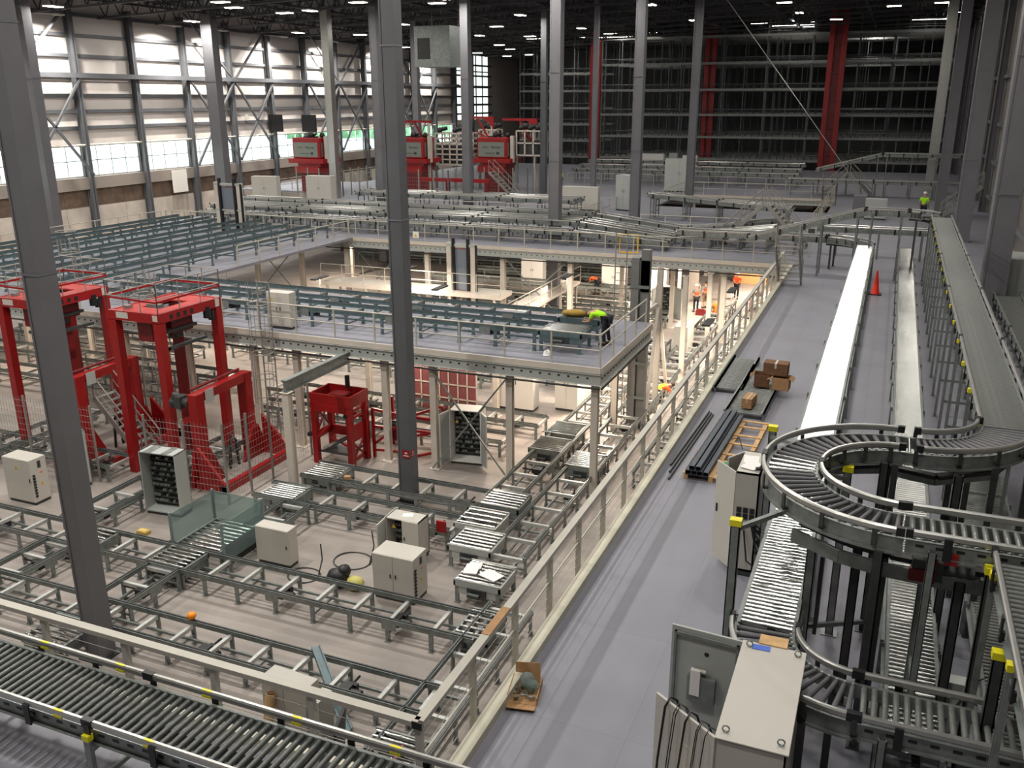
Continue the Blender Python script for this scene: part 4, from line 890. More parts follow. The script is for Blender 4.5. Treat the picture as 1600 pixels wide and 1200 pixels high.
# the big open cabinet in the lower right corner
t = thing('electrical_cabinet', 'large open cabinet at the bottom edge, cables hanging over its door', 'cabinet', (-.66, 8.6, 0))
MB().box(-.34, -.9, .1, .34, -.87, 1.9).box(-.34, .87, .1, .34, .9, 1.9).box(.31, -.9, .1, .34, .9, 1.9).box(-.34, -.9, 1.87, .34, .9, 1.9).box(-.36, -.92, 1.895, .36, .92, 1.915).build('housing', 'cab', t, bevel=.006)
MB().box(-.32, -.88, 0, .32, .88, .1).build('plinth', 'dark', t); MB().box(.2, -.85, .2, .24, .85, 1.8).build('mounting_plate', 'inner', t)
for sx in (-.27, .27):
    for sy in (-.8, .8):
        m = MB(); m.path([(sx+.035*math.cos(a), sy, 1.955+.035*math.sin(a)) for a in [i*PI/6 for i in range(13)]], .008); m.box(sx-.015, sy-.015, 1.91, sx+.015, sy+.015, 1.925); m.build('lifting_eye', 'galv', t)
d = MB().box(0, -.015, .12, .86, .015, 1.9).build('door', 'cabgry', t, (-.35, .9, 0), math.radians(176))
MB().box(.04, .015, .2, .07, .05, 1.84).box(.79, .015, .2, .82, .05, 1.84).box(.04, .015, 1.8, .82, .05, 1.84).build('door_frame', 'galv', d)
MB().box(.28, .015, .95, .62, .09, 1.3).build('document_pocket', 'galv', d); MB().box(.46, .05, 1.05, .58, .11, 1.4).build('document', 'paper', d); MB().tube((.4, .06, 1.38), (.55, .06, 1.38), .025, 8).build('tape_roll', 'cream', d)
MB().tube((.42, .014, 1.6), (.42, .018, 1.6), .03, 10).build('lock_hole', 'black', d)
d = MB().box(0, -.015, .12, .86, .015, 1.9).build('door', 'cab', t, (-.35, -.9, 0), math.radians(146))
cb = MB()
for i, (s, r) in enumerate(((.68, .014), (.55, .006), (.52, .006), (.38, .012), (.22, .006), (.2, .006), (.1, .006))):
    cb.path([(s+.02, -.35, 1.3), (s, -.12, 1.86), (s, -.02, 1.95), (s-.01, .06, 1.86), (s+.02, .1, 1.2), (s+.05, .12, .2)], r)
cb.build('hanging_cable', 'black', d); MB().box(.25, .016, 1.2, .5, .02, 1.55).build('info_plate', 'cream', d)
MB().box(-.2, -.6, 1.4, .15, .1, 1.7).build('control_gear', mat('dark_blue_gear', (24, 28, 60), .5), t)
tag(MB().box(-.16, -.1, 0, .16, .1, .012).build('photo_booklet', 'wood', None, (-.68, 9.6, 1.917), 0), 'brown printed board on the far edge of the large foreground cabinet', 'booklet') 
# 1.52 = on the rollers of the bend
tag(MB().box(-.1, -.05, 0, .1, .05, .006).build('blue_leaflet', mat('leaflet_blue', (70, 110, 210), .5), None, (-.8, 9.42, 1.917), .05), 'small blue leaflet at the far edge of the large foreground cabinet', 'leaflet')

# ---------------------------------------------------------------- mesh fences
def mesh_fence(pts, z, h, label, step=.22, m='wire', pw=.06):
    t = thing('mesh_fence', label, 'fence', (pts[0][0], pts[0][1], z)); P3 = [Vector((p[0]-pts[0][0], p[1]-pts[0][1], 0)) for p in pts]
    for a, b in zip(P3[:-1], P3[1:]):
        L = (b-a).length; n = max(1, round(L/1.3)); w = MB(); u = Vector((0, 0, 1))
        for i in range(int((h-.2)/step)+1): w.tube(a+u*(.15+i*step), b+u*(.15+i*step), .006, 3, cap=False)
        for i in range(int(L/(step*.6))): q = a.lerp(b, i*step*.6/L); w.tube(q+u*.15, q+u*h, .005, 3, cap=False)
        w.build('wire_mesh', m, t)
        for i in range(n+1):
            cp('post', ('mf', h), lambda q: q.box(-pw/2, -pw/2, 0, pw/2, pw/2, h+.05), m, t, a.lerp(b, i/n), math.atan2((b-a).y, (b-a).x))
    return t
mesh_fence([(-21.6, 20.7), (-18.6, 20.9), (-18.6, 25.5)], G, 2.7, 'wire mesh fence around the right red stacker crane')
mesh_fence([(-28.4, 20.6), (-23.9, 20.7)], G, 2.7, 'wire mesh fence in front of the left red stacker crane')
mesh_fence([(-26.2, 25.4), (-23.8, 25.4)], G, 2.5, 'wire mesh fence between the two red cranes')
for k, (x0, x1, y) in enumerate(((-48.5, -43.8, 67.3), (-41.5, -34.5, 69), (-38.5, -29, 73.2))):
    mesh_fence([(x0, y), (x1, y), (x1, y+4)], 0, 2.3, 'grey mesh fence in front of the '+('first', 'second', 'third')[k]+' red robot head', .3, pw=.09)
# red mesh screen below the mezzanine
t = thing('mesh_screen', 'dark red mesh screen behind the red lifter under the front mezzanine', 'screen', (-18.0, 31.35, G))
MB().box(0, 0, .1, 3.4, .03, 2.6).build('curtain', 'oxred', t); m = MB()
for i in range(9): m.box(i*.42, -.03, 0, i*.42+.05, -.005, 2.65)
for i in range(5): m.box(0, -.03, i*.6+.1, 3.4, -.005, i*.6+.15)
m.build('frame', 'cream', t)

# ---------------------------------------------------------------- red machines
def rbox(name, t, *bs, m='red'):
    b = MB()
    for q in bs: b.box(*q)
    return b.build(name, m, t)
def crane(x, y, label):
    t = thing('stacker_crane', label, 'machine', (x, y, G)); Z = 1.38-G
    MB().box(0, 0, Z-.32, 2.15, .12, Z).box(0, 2.9, Z-.32, 2.15, 3.02, Z).box(0, .12, Z-.32, .12, 2.9, Z).box(2.03, .12, Z-.32, 2.15, 2.9, Z).build('top_frame', 'red', t)
    MB().box(.1, .1, Z-.08, 2.05, .8, Z-.02).box(.1, 2.1, Z-.08, 2.05, 2.92, Z-.02).box(.1, .8, Z-.08, .7, 2.1, Z-.02).box(1.5, .8, Z-.08, 2.05, 2.1, Z-.02).build('platform', mat('platform_red', (176, 52, 48), .5, 0, .15, 3) if 'platform_red' not in bpy.data.materials else bpy.data.materials['platform_red'], t)
    MB().box(.75, .95, Z-.06, 1.3, 1.15, Z+.06).box(.3, .4, Z-.02, .5, .6, Z+.08).build('loose_parts', 'galv', t)
    for i, (a, b_) in enumerate(((.0, .0), (1.87, .0), (1.87, 2.74), (.0, 2.74))): rbox('leg', t, (a, b_, 0, a+.28, b_+.28, Z-.3))
    m = MB()
    for a, b_ in (((0, 0), (2.15, 0)), ((2.15, 0), (2.15, 3.0)), ((2.15, 3.0), (0, 3.0)), ((0, 3), (0, 0))):
        for zz in (.5, 1.0): m.tube((*a, Z+zz), (*b_, Z+zz), .02, 5)
        for i in range(4): q = [a[j]+(b_[j]-a[j])*i/3 for j in (0, 1)]; m.tube((*q, Z), (*q, Z+1.0), .02, 5)
    m.build('guard_rail', 'wire', t)
    m = MB(); m.beam((0, 0, Z+.45), (2.15, 0, Z+.38), .05, .06).beam((2.15, 0, Z+.4), (2.15, 3, Z+.4), .05, .06).beam((0, 0, Z+.45), (0, 3, Z+.45), .05, .06).beam((0, 3, Z+.45), (2.15, 3, Z+.45), .05, .06); m.build('red_rail', 'red', t)
    for i, (px, py_, ax) in enumerate(((.35, -.012, 'y'), (1.9, -.012, 'y'))): MB().box(px, py_, Z-.24, px+(.5 if i == 0 else .2), py_+.01, Z-.04).build('name_plate', 'cab', t)
    MB().box(2.152, 2.7, Z-.3, 2.16, 2.9, Z-.02).build('name_plate', 'cab', t)
    # lifting head under the platform
    MB().box(.9, .3, Z-1.05, 1.5, .75, Z-.32).box(1.3, .9, Z-.9, 1.8, 1.9, Z-.32).build('lifting_head', 'reddk', t)
    MB().box(1.2, .6, Z-.8, 1.9, 2.0, Z-.7).box(1.0, .3, Z-1.3, 2.1, .42, Z-1.2).box(1.98, .3, Z-1.3, 2.1, 2.2, Z-1.2).box(1.3, 1.2, Z-1.1, 1.7, 1.5, Z-.9).build('gripper_frame', 'dark', t)
    MB().tube((2.1, 2.3, Z-.6), (2.1, 2.3, Z-.2), .13, 10).tube((2.1, 2.5, Z-.7), (2.1, 2.5, Z-.4), .11, 10).build('head_motor', 'black', t)
    m = MB()
    for i in range(4): m.box(2.151, .5+i*.32, Z-.26, 2.156, .64+i*.32, Z-.1)
    m.build('frame_slot', 'black', t)
    rbox('mast', t, (1.2, 1.5, .2, 1.45, 1.75, Z-.3), m='reddk')
    # lower lifting gate
    rbox('gate_post', t, (3.05, -.1, 0, 3.4, .28, 3.25)); rbox('gate_post', t, (2.75, 2.7, 0, 3.15, 3.05, 3.2))
    MB().beam((3.2, -.1, 3.1), (2.95, 3.05, 3.05), .3, .3).beam((2.6, .1, 2.2), (3.1, .1, 2.4), .2, .2).build('gate_beam', 'red', t)
    MB().tube((2.95, .15, 3.32), (2.8, 2.8, 3.3), .05, 6).build('drive_shaft', 'reddk', t)
    MB().tube((2.3, .0, 2.9), (3.05, .0, 2.95), .15, 12).tube((2.3, 0, 2.75), (2.5, 0, 3.2), .12, 10).box(2.55, -.2, 2.75, 2.8, .2, 3.15).build('gate_motor', 'dark', t)
    MB().box(3.4, .35, 2.85, 3.41, .75, 3.3).build('sign_board', 'cabgry', t)
    MB().prismx([(-.35, 0), (.9, 0), (.28, 1.3), (-.1, 1.3)], 3.0, 3.12).prismx([(-.35, 0), (.9, 0), (.28, 1.3), (-.1, 1.3)], 3.35, 3.45).build('base_gusset', 'red', t)
    MB().prismx([(2.2, 0), (3.6, 0), (3.1, 1.2), (2.8, 1.2)], 3.1, 3.2).box(3.2, -.3, 0, 4.4, -.1, .3).box(4.2, -.3, 0, 4.4, 3.5, .3).box(3.1, 3.3, 0, 4.4, 3.5, .3).build('base_frame', 'red', t)
    b = MB(); b._add([(3.4, -.3, .3), (3.4, -.3, 1.5), (4.4, -.3, .3), (3.4, -.2, .3), (3.4, -.2, 1.5), (4.4, -.2, .3)], [(0, 2, 1), (3, 4, 5), (0, 1, 4, 3), (1, 2, 5, 4), (2, 0, 3, 5)])
    b.build('base_plate', 'red', t); b = MB(); b._add([(3.2, 3.3, .3), (3.2, 3.3, 1.5), (4.4, 3.3, .3), (3.2, 3.4, .3), (3.2, 3.4, 1.5), (4.4, 3.4, .3)], [(0, 2, 1), (3, 4, 5), (0, 1, 4, 3), (1, 2, 5, 4), (2, 0, 3, 5)]); b.build('base_plate', 'red', t)
    MB().path([(3.4, 1.2, .2), (3.5, 1.2, 1.3), (3.6, 1.2, 1.5), (3.75, 1.2, 1.3), (3.75, 1.25, .4)], .05, 6).build('hose', 'black', t)
    return t
crane(-23.6, 21.75, 'red gantry lifting machine at the left, right one of the two')
crane(-28.85, 21.75, 'red gantry lifting machine at the left, partly behind the nearest column')
# red lifter
t = thing('pallet_lifter', 'small red lifting frame standing alone in front of the open black cabinet', 'machine', (-18.1, 24.9, G)); h = 2.65
MB().box(0, 0, h-.42, 1.65, .06, h).box(0, 1.15, h-.42, 1.65, 1.21, h).box(0, .06, h-.42, .06, 1.15, h).box(1.59, .06, h-.42, 1.65, 1.15, h).build('top_frame', 'red', t)
for a, b_ in ((0, 0), (1.45, 0), (1.45, 1.0), (0, 1.0)): rbox('leg', t, (a, b_, 0, a+.2, b_+.2, h-.4))
MB().box(.5, .4, h-.4, 1.2, .9, h-.1).build('inner_tray', 'reddk', t)
MB().box(1.5, .2, .9, 1.56, 1.0, 1.5).box(1.5, .2, 1.75, 1.56, 1.0, 1.85).box(1.5, .2, 2.0, 1.56, 1.0, 2.08).beam((1.53, .2, .2), (1.53, 1.0, .9), .06, .06).beam((1.53, 1.0, .2), (1.53, .2, .9), .06, .06).box(1.5, .2, .15, 1.56, 1.0, .3).build('side_panel', 'red', t)
MB().box(.1, .2, .9, .16, 1.0, 1.2).box(.1, .2, 1.8, .16, 1.0, 1.9).beam((.13, .2, 1.2), (.13, .7, 1.8), .06, .06).beam((.13, .9, 1.2), (.13, .4, 1.8), .06, .06).build('side_panel', 'red', t)
MB().box(.2, 1.0, .8, 1.45, 1.08, 1.15).box(.2, 1.0, 1.6, 1.45, 1.08, 1.75).build('cross_panel', 'red', t)
MB().tube((.95, 1.0, h), (.95, 1.0, h+.45), .09, 10).build('motor', 'black', t)
MB().box(.2, -.02, h-.62, 1.45, .02, h-.4).beam((.2, .02, 1.0), (.75, .02, 1.55), .07, .05).beam((.2, .5, .35), (1.45, .5, .35), .08, .08).beam((.2, .9, .7), (1.45, .2, .7), .06, .06).build('brace', 'red', t)
MB().box(.25, .1, .42, 1.4, 1.1, .5).beam((.3, .2, .5), (1.3, .9, 1.0), .3, .05).build('carriage', 'dark', t)
MB().tube((-.25, .15, 1.0), (-.0, .15, 1.1), .09, 8).tube((-.02, .1, 2.1), (.02, .1, 2.1), .08, 8).tube((1.45, -.03, 1.95), (1.45, .03, 1.95), .09, 8).build('sensor', 'black', t)
t = thing('folding_lifter_frame', 'red open-truss arm frame reaching behind the dark middle column', 'machine', (-16.35, 26.2, G)); m = MB()
for p, q in (((0, 0, 0), (0, 0, 1.9)), ((1.3, .2, 0), (1.3, .2, 1.7)), ((0, 1.4, 0), (0, 1.4, 1.9)), ((0, 0, 1.2), (2.2, .4, 1.1)), ((0, 1.4, 1.2), (2.4, 1.6, 1.1)), ((0, 0, .3), (1.3, .2, .3)), ((0, 0, 1.85), (1.3, .2, 1.65)), ((0, 0, .5), (1.3, .2, 1.6)), ((2.2, .4, 1.1), (2.7, 1.0, .9)), ((2.4, 1.6, 1.1), (2.7, 1.0, .9)), ((1.3, .2, 1.65), (2.5, .5, 2.1)), ((2.5, .5, 2.1), (2.7, 1.0, 1.1)), ((1.3, .2, .9), (2.2, .4, 1.1)), ((1.3, .2, .1), (2.3, 1.4, .1)), ((0, 1.4, .6), (1.3, .2, .9))): m.beam(p, q, .09, .09)
m.build('truss', 'red', t); MB().tube((2.3, .7, .95), (2.6, .7, .95), .14, 10).tube((.5, .3, 1.3), (.8, .3, 1.3), .12, 10).build('motor', 'dark', t); MB().box(.5, .1, .75, 1.2, .5, 1.15).build('gear_block', 'reddk', t)
for a, b_ in ((2.3, 1.4), (2.2, .4)): MB().beam((a, b_, 0), (a, b_, 1.1), .07, .07).build('leg', 'red', t)
# plexiglass-sided roller lift
t = thing('plexiglass_roller_bay', 'roller bay with clear green-tinted side screens behind the second conveyor row', 'machine', (-17.45, 17.3, G))
MB().box(0, 0, .45, .06, 1.7, .62).box(1.5, 0, .45, 1.56, 1.7, .62).box(0, 0, .0, .06, .06, .5).box(1.5, 0, 0, 1.56, .06, .5).box(0, 1.64, 0, .06, 1.7, .5).box(1.5, 1.64, 0, 1.56, 1.7, .5).build('frame', 'galv', t)
for i in range(9): cp('roller', 'pxr', lambda q: q.tube((.08, 0, 0), (1.48, 0, 0), .045, 10), 'roller', t, (0, .1+i*.19, .6))
for a in (-.12, 1.66): MB().box(a, 0, .3, a+.015, 1.75, 1.45).build('clear_screen', 'plexi', t); MB().box(a-.02, -.03, 0, a+.04, .03, 1.5).box(a-.02, 1.72, 0, a+.04, 1.78, 1.5).build('screen_post', mat('clear_post_grey', (130, 146, 146), .3), t)
MB().box(-.12, 1.76, .3, 1.66, 1.775, 1.45).build('clear_screen', 'plexi', t); MB().box(1.62, .1, .1, 1.645, 1.6, .75).build('side_gear', 'black', t); MB().box(-.35, -.1, .35, -.14, .15, .55).build('motor', 'black', t)

# vertical lifts (masts)
def vlift(x, y, z0, z1, w, label, grey=True):
    t = thing('vertical_lift', label, 'lift', (x, y, z0)); h = z1-z0
    MB().box(-w/2, 0, 0, -w/2+.28, .3, h-.1).build('upright', 'cream', t); MB().box(w/2-.28, 0, 0, w/2, .3, h-.15).build('upright', 'cream', t)
    for a in (-w/2+.36, w/2-.5): MB().box(a, -.06, 0, a+.14, .12, h+.15).build('guide_rail', 'black', t)
    MB().box(-w/2+.5, .1, h*.45, w/2-.5, .22, h-.4).build('lift_panel', mat('lift_grey', (120, 128, 138), .5) if 'lift_grey' not in bpy.data.materials else bpy.data.materials['lift_grey'], t)
    MB().box(-w/2, -.02, h-.3, w/2, .1, h-.15).box(-w/2, -.02, h*.42, w/2, .05, h*.45).build('cross_bar', 'cabgry', t)
    MB().box(-w/2+.5, .08, h*.445, w/2-.5, .12, h*.452).box(-w/2+.5, .08, h-.42, w/2-.5, .12, h-.39).build('red_strip', 'red', t)
    MB().box(w/2+.02, -.05, 0, w/2+.1, .1, h-.2).build('cable_guide', 'black', t)
vlift(-21.6, 44.5, G, .55, 1.75, 'vertical lift with black guides in front of the far mezzanine, right of the dark column')
vlift(-38.4, 45.9, 0, 3.2, 2.0, 'vertical lift with black guides standing in the left blue conveyor field')
t = thing('grey_mast', 'bulky grey steel mast at the rear corner of the front mezzanine', 'mast', (-8.4, 32.75, G)); h = 2.6-G
MB().box(-.35, 0, 0, -.05, .5, h-.3).box(.0, .1, 0, .32, .45, h).box(-.35, .1, h-1.6, .32, .2, h-.4).build('mast', 'mast', t); MB().box(-.45, -.1, 0, .45, .6, .05).build('base_plate', 'dark', t)
for zz in (1.2, 2.6, 4.2, 5.6): cp('bracket', 'gmb', lambda q: q.box(-.38, -.03, 0, .36, .0, .12), 'galv', t, (0, 0, zz))
t = thing('ladder', 'thin ladder with yellow gate beside the grey mast', 'ladder', (-9.6, 33.5, G)); m = MB(); h = 6.4
for a in (0, .45): m.tube((a, 0, 0), (a, 0, h+1.2), .025, 5)
m.build('stile', 'wire', t); m = MB()
for i in range(int(h/.3)): m.tube((0, 0, .3+i*.3), (.45, 0, .3+i*.3), .015, 5)
m.build('rung', 'wire', t)
t = thing('safety_gate', 'yellow safety gate in the handrail of the far mezzanine', 'gate', (-13.25, 46.98, .1)); MB().tube((0, 0, 0), (1.0, 0, 0), .04, 6).tube((0, 0, .95), (1.0, 0, .95), .04, 6).tube((1.0, 0, 0), (1.0, 0, .95), .04, 6).tube((0, 0, 0), (0, 0, .95), .03, 6).build('gate_frame', 'warn', t)
# caged ladders by the cranes
def cage(x, y, z0, z1, label):
    t = thing('caged_ladder', label, 'ladder', (x, y, z0)); h = z1-z0; m = MB()
    for a in (-.25, .25): m.tube((a, .35, 0), (a, .35, h), .025, 5)
    for i in range(int(h/.3)): m.tube((-.25, .35, .3+i*.3), (.25, .35, .3+i*.3), .014, 4)
    m.build('ladder', 'wire', t); m = MB()
    for i in range(max(2, int((h-1.8)/.9))):
        zz = 2+i*.9; m.path([(.38*math.cos(a), .38*math.sin(a), zz) for a in [k*PI/7-.6*0 for k in range(15)]], .02, 5)
    for k in range(8): a = PI+PI*k/7; m.tube((.38*math.cos(a), .38*math.sin(a), 2), (.38*math.cos(a), .38*math.sin(a), h), .012, 4)
    m.build('cage', 'wire', t); return t
cage(-25.2, 25.0, G, 1.9, 'caged ladder between the two red cranes')
cage(-20.2, 25.2, G, 1.9, 'caged ladder right of the red cranes in front of the mezzanine')
cage(-31.0, 27.0, 0, 2.6, 'hooped ladder top behind the left red crane')
# stairs
def stairs(x, y, z0, z1, run, w, label, rz=0., rails=True, m='wire'):
    t = thing('steel_stairs', label, 'stairs', (x, y, z0), rz); h = z1-z0; n = max(3, int(h/.2))
    for yy in (0, w): MB().beam((0, yy, 0), (run, yy, h), .05, .2).build('stringer', m, t)
    for i in range(n): cp('tread', ('tr', w, round(run/n, 2)), lambda q: q.box(0, .03, -.03, run/n*.95, w-.03, 0), m, t, (run*i/n, 0, h*(i+1)/n))
    if rails:
        for yy in (0, w):
            MB().tube((0, yy, .95), (run, yy, h+.95), .025, 6).tube((0, yy, .5), (run, yy, h+.5), .02, 5).tube((0, yy, 0), (0, yy, .95), .025, 5).tube((run*.5, yy, h*.5), (run*.5, yy, h*.5+.95), .025, 5).tube((run, yy, h), (run, yy, h+.95), .025, 5).build('handrail', m, t)
    return t
stairs(-3.3, 41.7, 0, 1.9, -2.0+.6, 1.0, 'small crossover stairs at the far end of the walkway handrail', Q*.95)
stairs(-23.8, 22.6, G, G+2.2, -2.0, .9, 'grey steps with parallel rails between the two red cranes', 0)
stairs(-8.2, 53.9, 0, 2.4, -2.6, 1.1, 'left flight of the crossover stairs on the far mezzanine', Q*.0+PI)if False else None
for a, s in ((-8.8, 'rising'), (-6.4, 'falling')): stairs(a if s == 'rising' else -4.1, 52.2, 0, 2.3, 2.2 if s == 'rising' else -2.2, 1.1, 'crossover stairs on the far mezzanine, %s flight' % s)
t = thing('crossover_platform', 'small platform on top of the crossover stairs on the far mezzanine', 'platform', (-8.0+1.4, 52.2, 2.3)); MB().box(0, 0, -.08, .01, 1.1, 0).box(0, 0, -.08, .0, 0, 0) if False else None
MB().box(-.05, 0, -.08, .3, 1.1, 0).build('platform_plate', 'galv', t)
stairs(-5.6, 83.5, 0, 1.9, 1.9, 1.0, 'crossover stairs near the racking, left flight'); stairs(-1.6, 83.5, 0, 1.9, -1.9, 1.0, 'crossover stairs near the racking, right flight')
stairs(-4.0, 76, 0, 1.6, -1.6, 1.0, 'small steps beside the far walkway handrail', Q)
stairs(3.3, 70.0, 0, 2.2, 2.4, 1.1, 'stairs beside the column at the end of the elevated conveyor', 0)
stairs(-27.5, 67.5, 0, 2.4, -2.6, 1.0, 'steep steps right of the third red robot', 0)

# robots on the far mezzanine
def robot(x, y, w, label):
    t = thing('palletising_robot', label, 'robot', (x, y, 0)); a = w/2
    MB().box(-a*.62, .2, 0, a*.62, 2.4, 1.7).build('body', 'reddk', t)
    MB().box(-a*.92, -.1, 1.7, a*.7, 2.4, 2.25).box(-a*1.2, -.3, 2.55, a*1.1, 2.6, 2.95).box(-a*.7, 0, 2.25, a*.8, 2.4, 2.55).build('shoulder', 'red', t)
    MB().box(-a*.95, -.1, 2.95, a*.85, 2.0, 4.75).build('head_housing', 'red', t, bevel=.08)
    MB().box(-a*.85, -.13, 3.1, a*.72, -.1, 4.35).build('front_panel', 'panelwhite', t); s = MB().box(a*.852, .15, 3.1, a*.87, 1.8, 4.35).build('side_panel', mat('robot_side_panel', (120, 104, 100), .5) if 'robot_side_panel' not in bpy.data.materials else bpy.data.materials['robot_side_panel'], t)
    for z_, s_, tx, xx, mm in ((3.82, .3, 'Partner', a*.05, 'black'), (3.86, .22, 'robot', -a*.6, 'reddk')):
        cu = bpy.data.curves.new('lettering', 'FONT'); cu.body = tx; cu.size = s_; cu.extrude = .004; cu.materials.append(M[mm]); fo = bpy.data.objects.new('lettering', cu); me = bpy.data.meshes.new_from_object(fo); bpy.data.objects.remove(fo); f = bpy.data.objects.new('lettering', me); C.objects.link(f); f.parent = t; f.location = (xx-(.15 if tx == 'Partner' else 0), -.14, z_); f.rotation_euler = (PI/2, 0, 0)
    MB().prismx([(0, 0), (0, 0), (0, 0)], 0, 0) if False else None
    MB().box(a*.25, -.14, 3.3, a*.42, -.13, 3.52).box(-a*.45, -.14, 3.38, a*.15, -.13, 3.44).box(-a*.1, -.14, 3.18, a*.1, -.13, 3.2).build('logo', 'dark', t)
    MB().ball((0, .7, 4.95), .32, 8).box(-.7, .5, 4.74, .5, 1.1, 4.85).tube((.2, .8, 4.9), (.7, .5, 5.1), .1, 7).ball((a*.7, .8, 4.95), .25, 8).build('motor', 'black', t)
    MB().box(a*.95, .4, 2.6, a*1.12, .8, 4.9).build('side_mast', 'cream', t); MB().box(a*.88, .5, 3, a*.94, .7, 4.6).build('cable', 'black', t)
    return t
robot(-48.8, 69.6, 3.2, 'red robot head with a pale front panel, left of the row, before the window band')
robot(-40.2, 73.0, 3.2, 'red robot head with a pale front panel just right of the dark middle column')
robot(-33.3, 75.6, 3.2, 'red robot head with a pale front panel, rightmost of the row beside a white cage')
def cageframe(x, y, w, d, z0, z1, label, nx=4, nz=5):
    t = thing('white_cage', label, 'cage', (x, y, 0)); m = MB()
    for yy in (0, d):
        for i in range(nx+1): m.box(w*i/nx-.06, yy-.05, z0, w*i/nx+.06, yy+.05, z1)
        for j in range(nz+1): z = z0+(z1-z0)*j/nz; m.box(0, yy-.05, z-.06, w, yy+.05, z+.06)
    for i in (0, w):
        for j in range(0, nz+1): z = z0+(z1-z0)*j/nz; m.box(i-.05, 0, z-.05, i+.05, d, z+.05)
    m.build('cage_frame', 'cream', t)
    for i in (0, w): MB().box(i-.1, 0, 0, i+.1, .2, z0).build('leg', 'galv', t)
    MB().box(.2, .3, z0+.1, w*.8, d-.2, z0+(z1-z0)*.6).build('gripper_body', 'dark', t)
    for i in (.3, w*.5, w*.8): MB().ball((i, .4, z1+.25), .28, 8).tube((i, .4, z1+.3), (i+.7, .5, z1+.45), .18, 8).build('motor', 'black', t)
    return t
cageframe(-39.7, 76.9, 3.7, 2.0, 2.2, 5.0, 'white barred cage between the two right robot heads', 5, 6)
cageframe(-36.0, 78.6, 1.7, 1.5, 2.6, 5.3, 'narrow white barred cage just left of the rightmost robot head', 4, 6)
cageframe(-31.5, 76.8, 2.4, 1.4, 3.2, 5.3, 'white barred basket at the right end of the robot row', 3, 2)
for k, (x, y, z, L, r) in enumerate(((-42.0, 74, 6.0, 3.4, 0), (-37.0, 77, 6.3, 3.2, .1), (-33.2, 77.5, 6.15, 3.4, .15))):
    t = thing('gantry_arm', 'red gripper arm above the robots, '+('left', 'middle', 'right')[k]+' of three', 'arm', (x, y, 0))
    MB().box(0, 0, z, L, .16, z+.2).build('beam', 'red', t); b = MB(); b._add([(0, -.02, z+.2), (0, -.02, z-.8), (1.2, -.02, z+.2), (0, .1, z+.2), (0, .1, z-.8), (1.2, .1, z+.2)] if k == 0 else [(L, -.02, z+.2), (L, -.02, z-.8), (L-1.2, -.02, z+.2), (L, .1, z+.2), (L, .1, z-.8), (L-1.2, .1, z+.2)], [(0, 1, 2), (5, 4, 3), (0, 3, 4, 1), (1, 4, 5, 2), (2, 5, 3, 0)]); b.build('gusset', 'red', t)
    MB().beam((L*.5, .1, z), (L*.85, .1, z-1.8), .14, .14).beam((L*.85, .1, z-1.8), (L*.85-1.1, .1, z-1.2), .14, .14).build('lower_arm', 'red', t); MB().box(L*.9, .02, 0, L*.95, .14, z).build('post', 'cream', t)
t = thing('red_transfer_frame', 'long red frame low behind the grey fences of the robots', 'frame', (-37.8, 69.9, 0)); MB().box(0, 0, 1.3, 6.6, .3, 1.6).build('beam', 'red', t)
for x in (.5, 2.6, 4.4, 6.2): MB().box(x, 0, 0, x+.3, .3, 1.3).build('leg', 'reddk', t)
for x, s in ((-57.0, 'left'), (-52.2, 'right')):
    o = MB().box(-.8, 0, 0, .8, .15, 1.6).build('black_panel', 'black', None, (atY(430 if s == 'left' else 482, 190, 76)[0], 76, 5.0)); tag(o, 'square black panel in front of the window wall, %s of a pair' % s, 'panel')
    MB().tube((0, .08, -5), (0, .08, 0), .06, 6).build('pole', 'dark', o)
# white board on the wall
tag(MB().box(0, -.9, 0, .05, .9, 1.9).build('white_board', 'white', None, (XW+.35, 62.9, .3)), 'white board mounted low on the window wall', 'board')
# loudspeaker-like round sign
tag(MB().tube((0, 0, 0), (.04, 0, 0), .3, 16).build('wall_clock', 'cab', None, (XW+.24, 72.9, 6.4)), 'small round disc on the window wall', 'sign')
# floodlights visible as bright wall lamp
# ---------------------------------------------------------------- storage racking at the far end
levels = [.9, 3.5, 6.1, 9.0, 12.0, 15.0]
def rack(x0, x1, y, label, dx=4.9, depth=1.6, lv=levels, top=17.0):
    t = thing('storage_rack', label, 'rack', (x0, y, G)); n = round((x1-x0)/dx)
    for i in range(n+1):
        x = (x1-x0)*i/n
        u = cp('upright_frame', ('up', depth), lambda q: [q.box(-.07, 0, 0, .07, .12, top-G), q.box(-.07, depth-.12, 0, .07, depth, top-G)]+[q.beam((0, .06, z), (0, depth-.06, z+1.2), .05, .05) for z in frange(.3, 19, 1.3)], 'rack', t, (x, 0, 0))
        if i < n:
            cp('upright_frame', ('up2', depth), lambda q: [q.box(-.04, 0, 0, .04, .08, top-G)], 'rack', t, (x+dx/2, .4, 0))
    for z in lv:
        b = MB().box(0, -.08, z-G-.13, x1-x0, -.01, z-G+.13).box(0, depth+.01, z-G-.1, x1-x0, depth+.08, z-G+.1)
        MB().tube((0, -.45, z-G+.62), (x1-x0, -.45, z-G+.62), .045, 5).build('front_rail', 'rack', t)
        m = MB()
        for i in range(int((x1-x0)/.8)): m.box(.4+i*.8, -.25, z-G+.13, .48+i*.8, -.1, z-G+.42)
        mc = m
        m = MB()
        for i in range(int((x1-x0)/1.2)): m.box(.3+i*1.2, .05, z-G-.02, .38+i*1.2, depth, z-G+.06)
        multi('shelf_beam', [(b, 'rackbeam'), (mc, 'dark'), (m, 'rack')], t)
    m = MB()
    for i in range(0, n, 3):
        x = (x1-x0)*i/n
        for z0, z1 in zip(lv[:-1], lv[1:]): m.beam((x, depth, z0-G), (x+(x1-x0)/n, depth, z1-G), .05, .05)
    return t
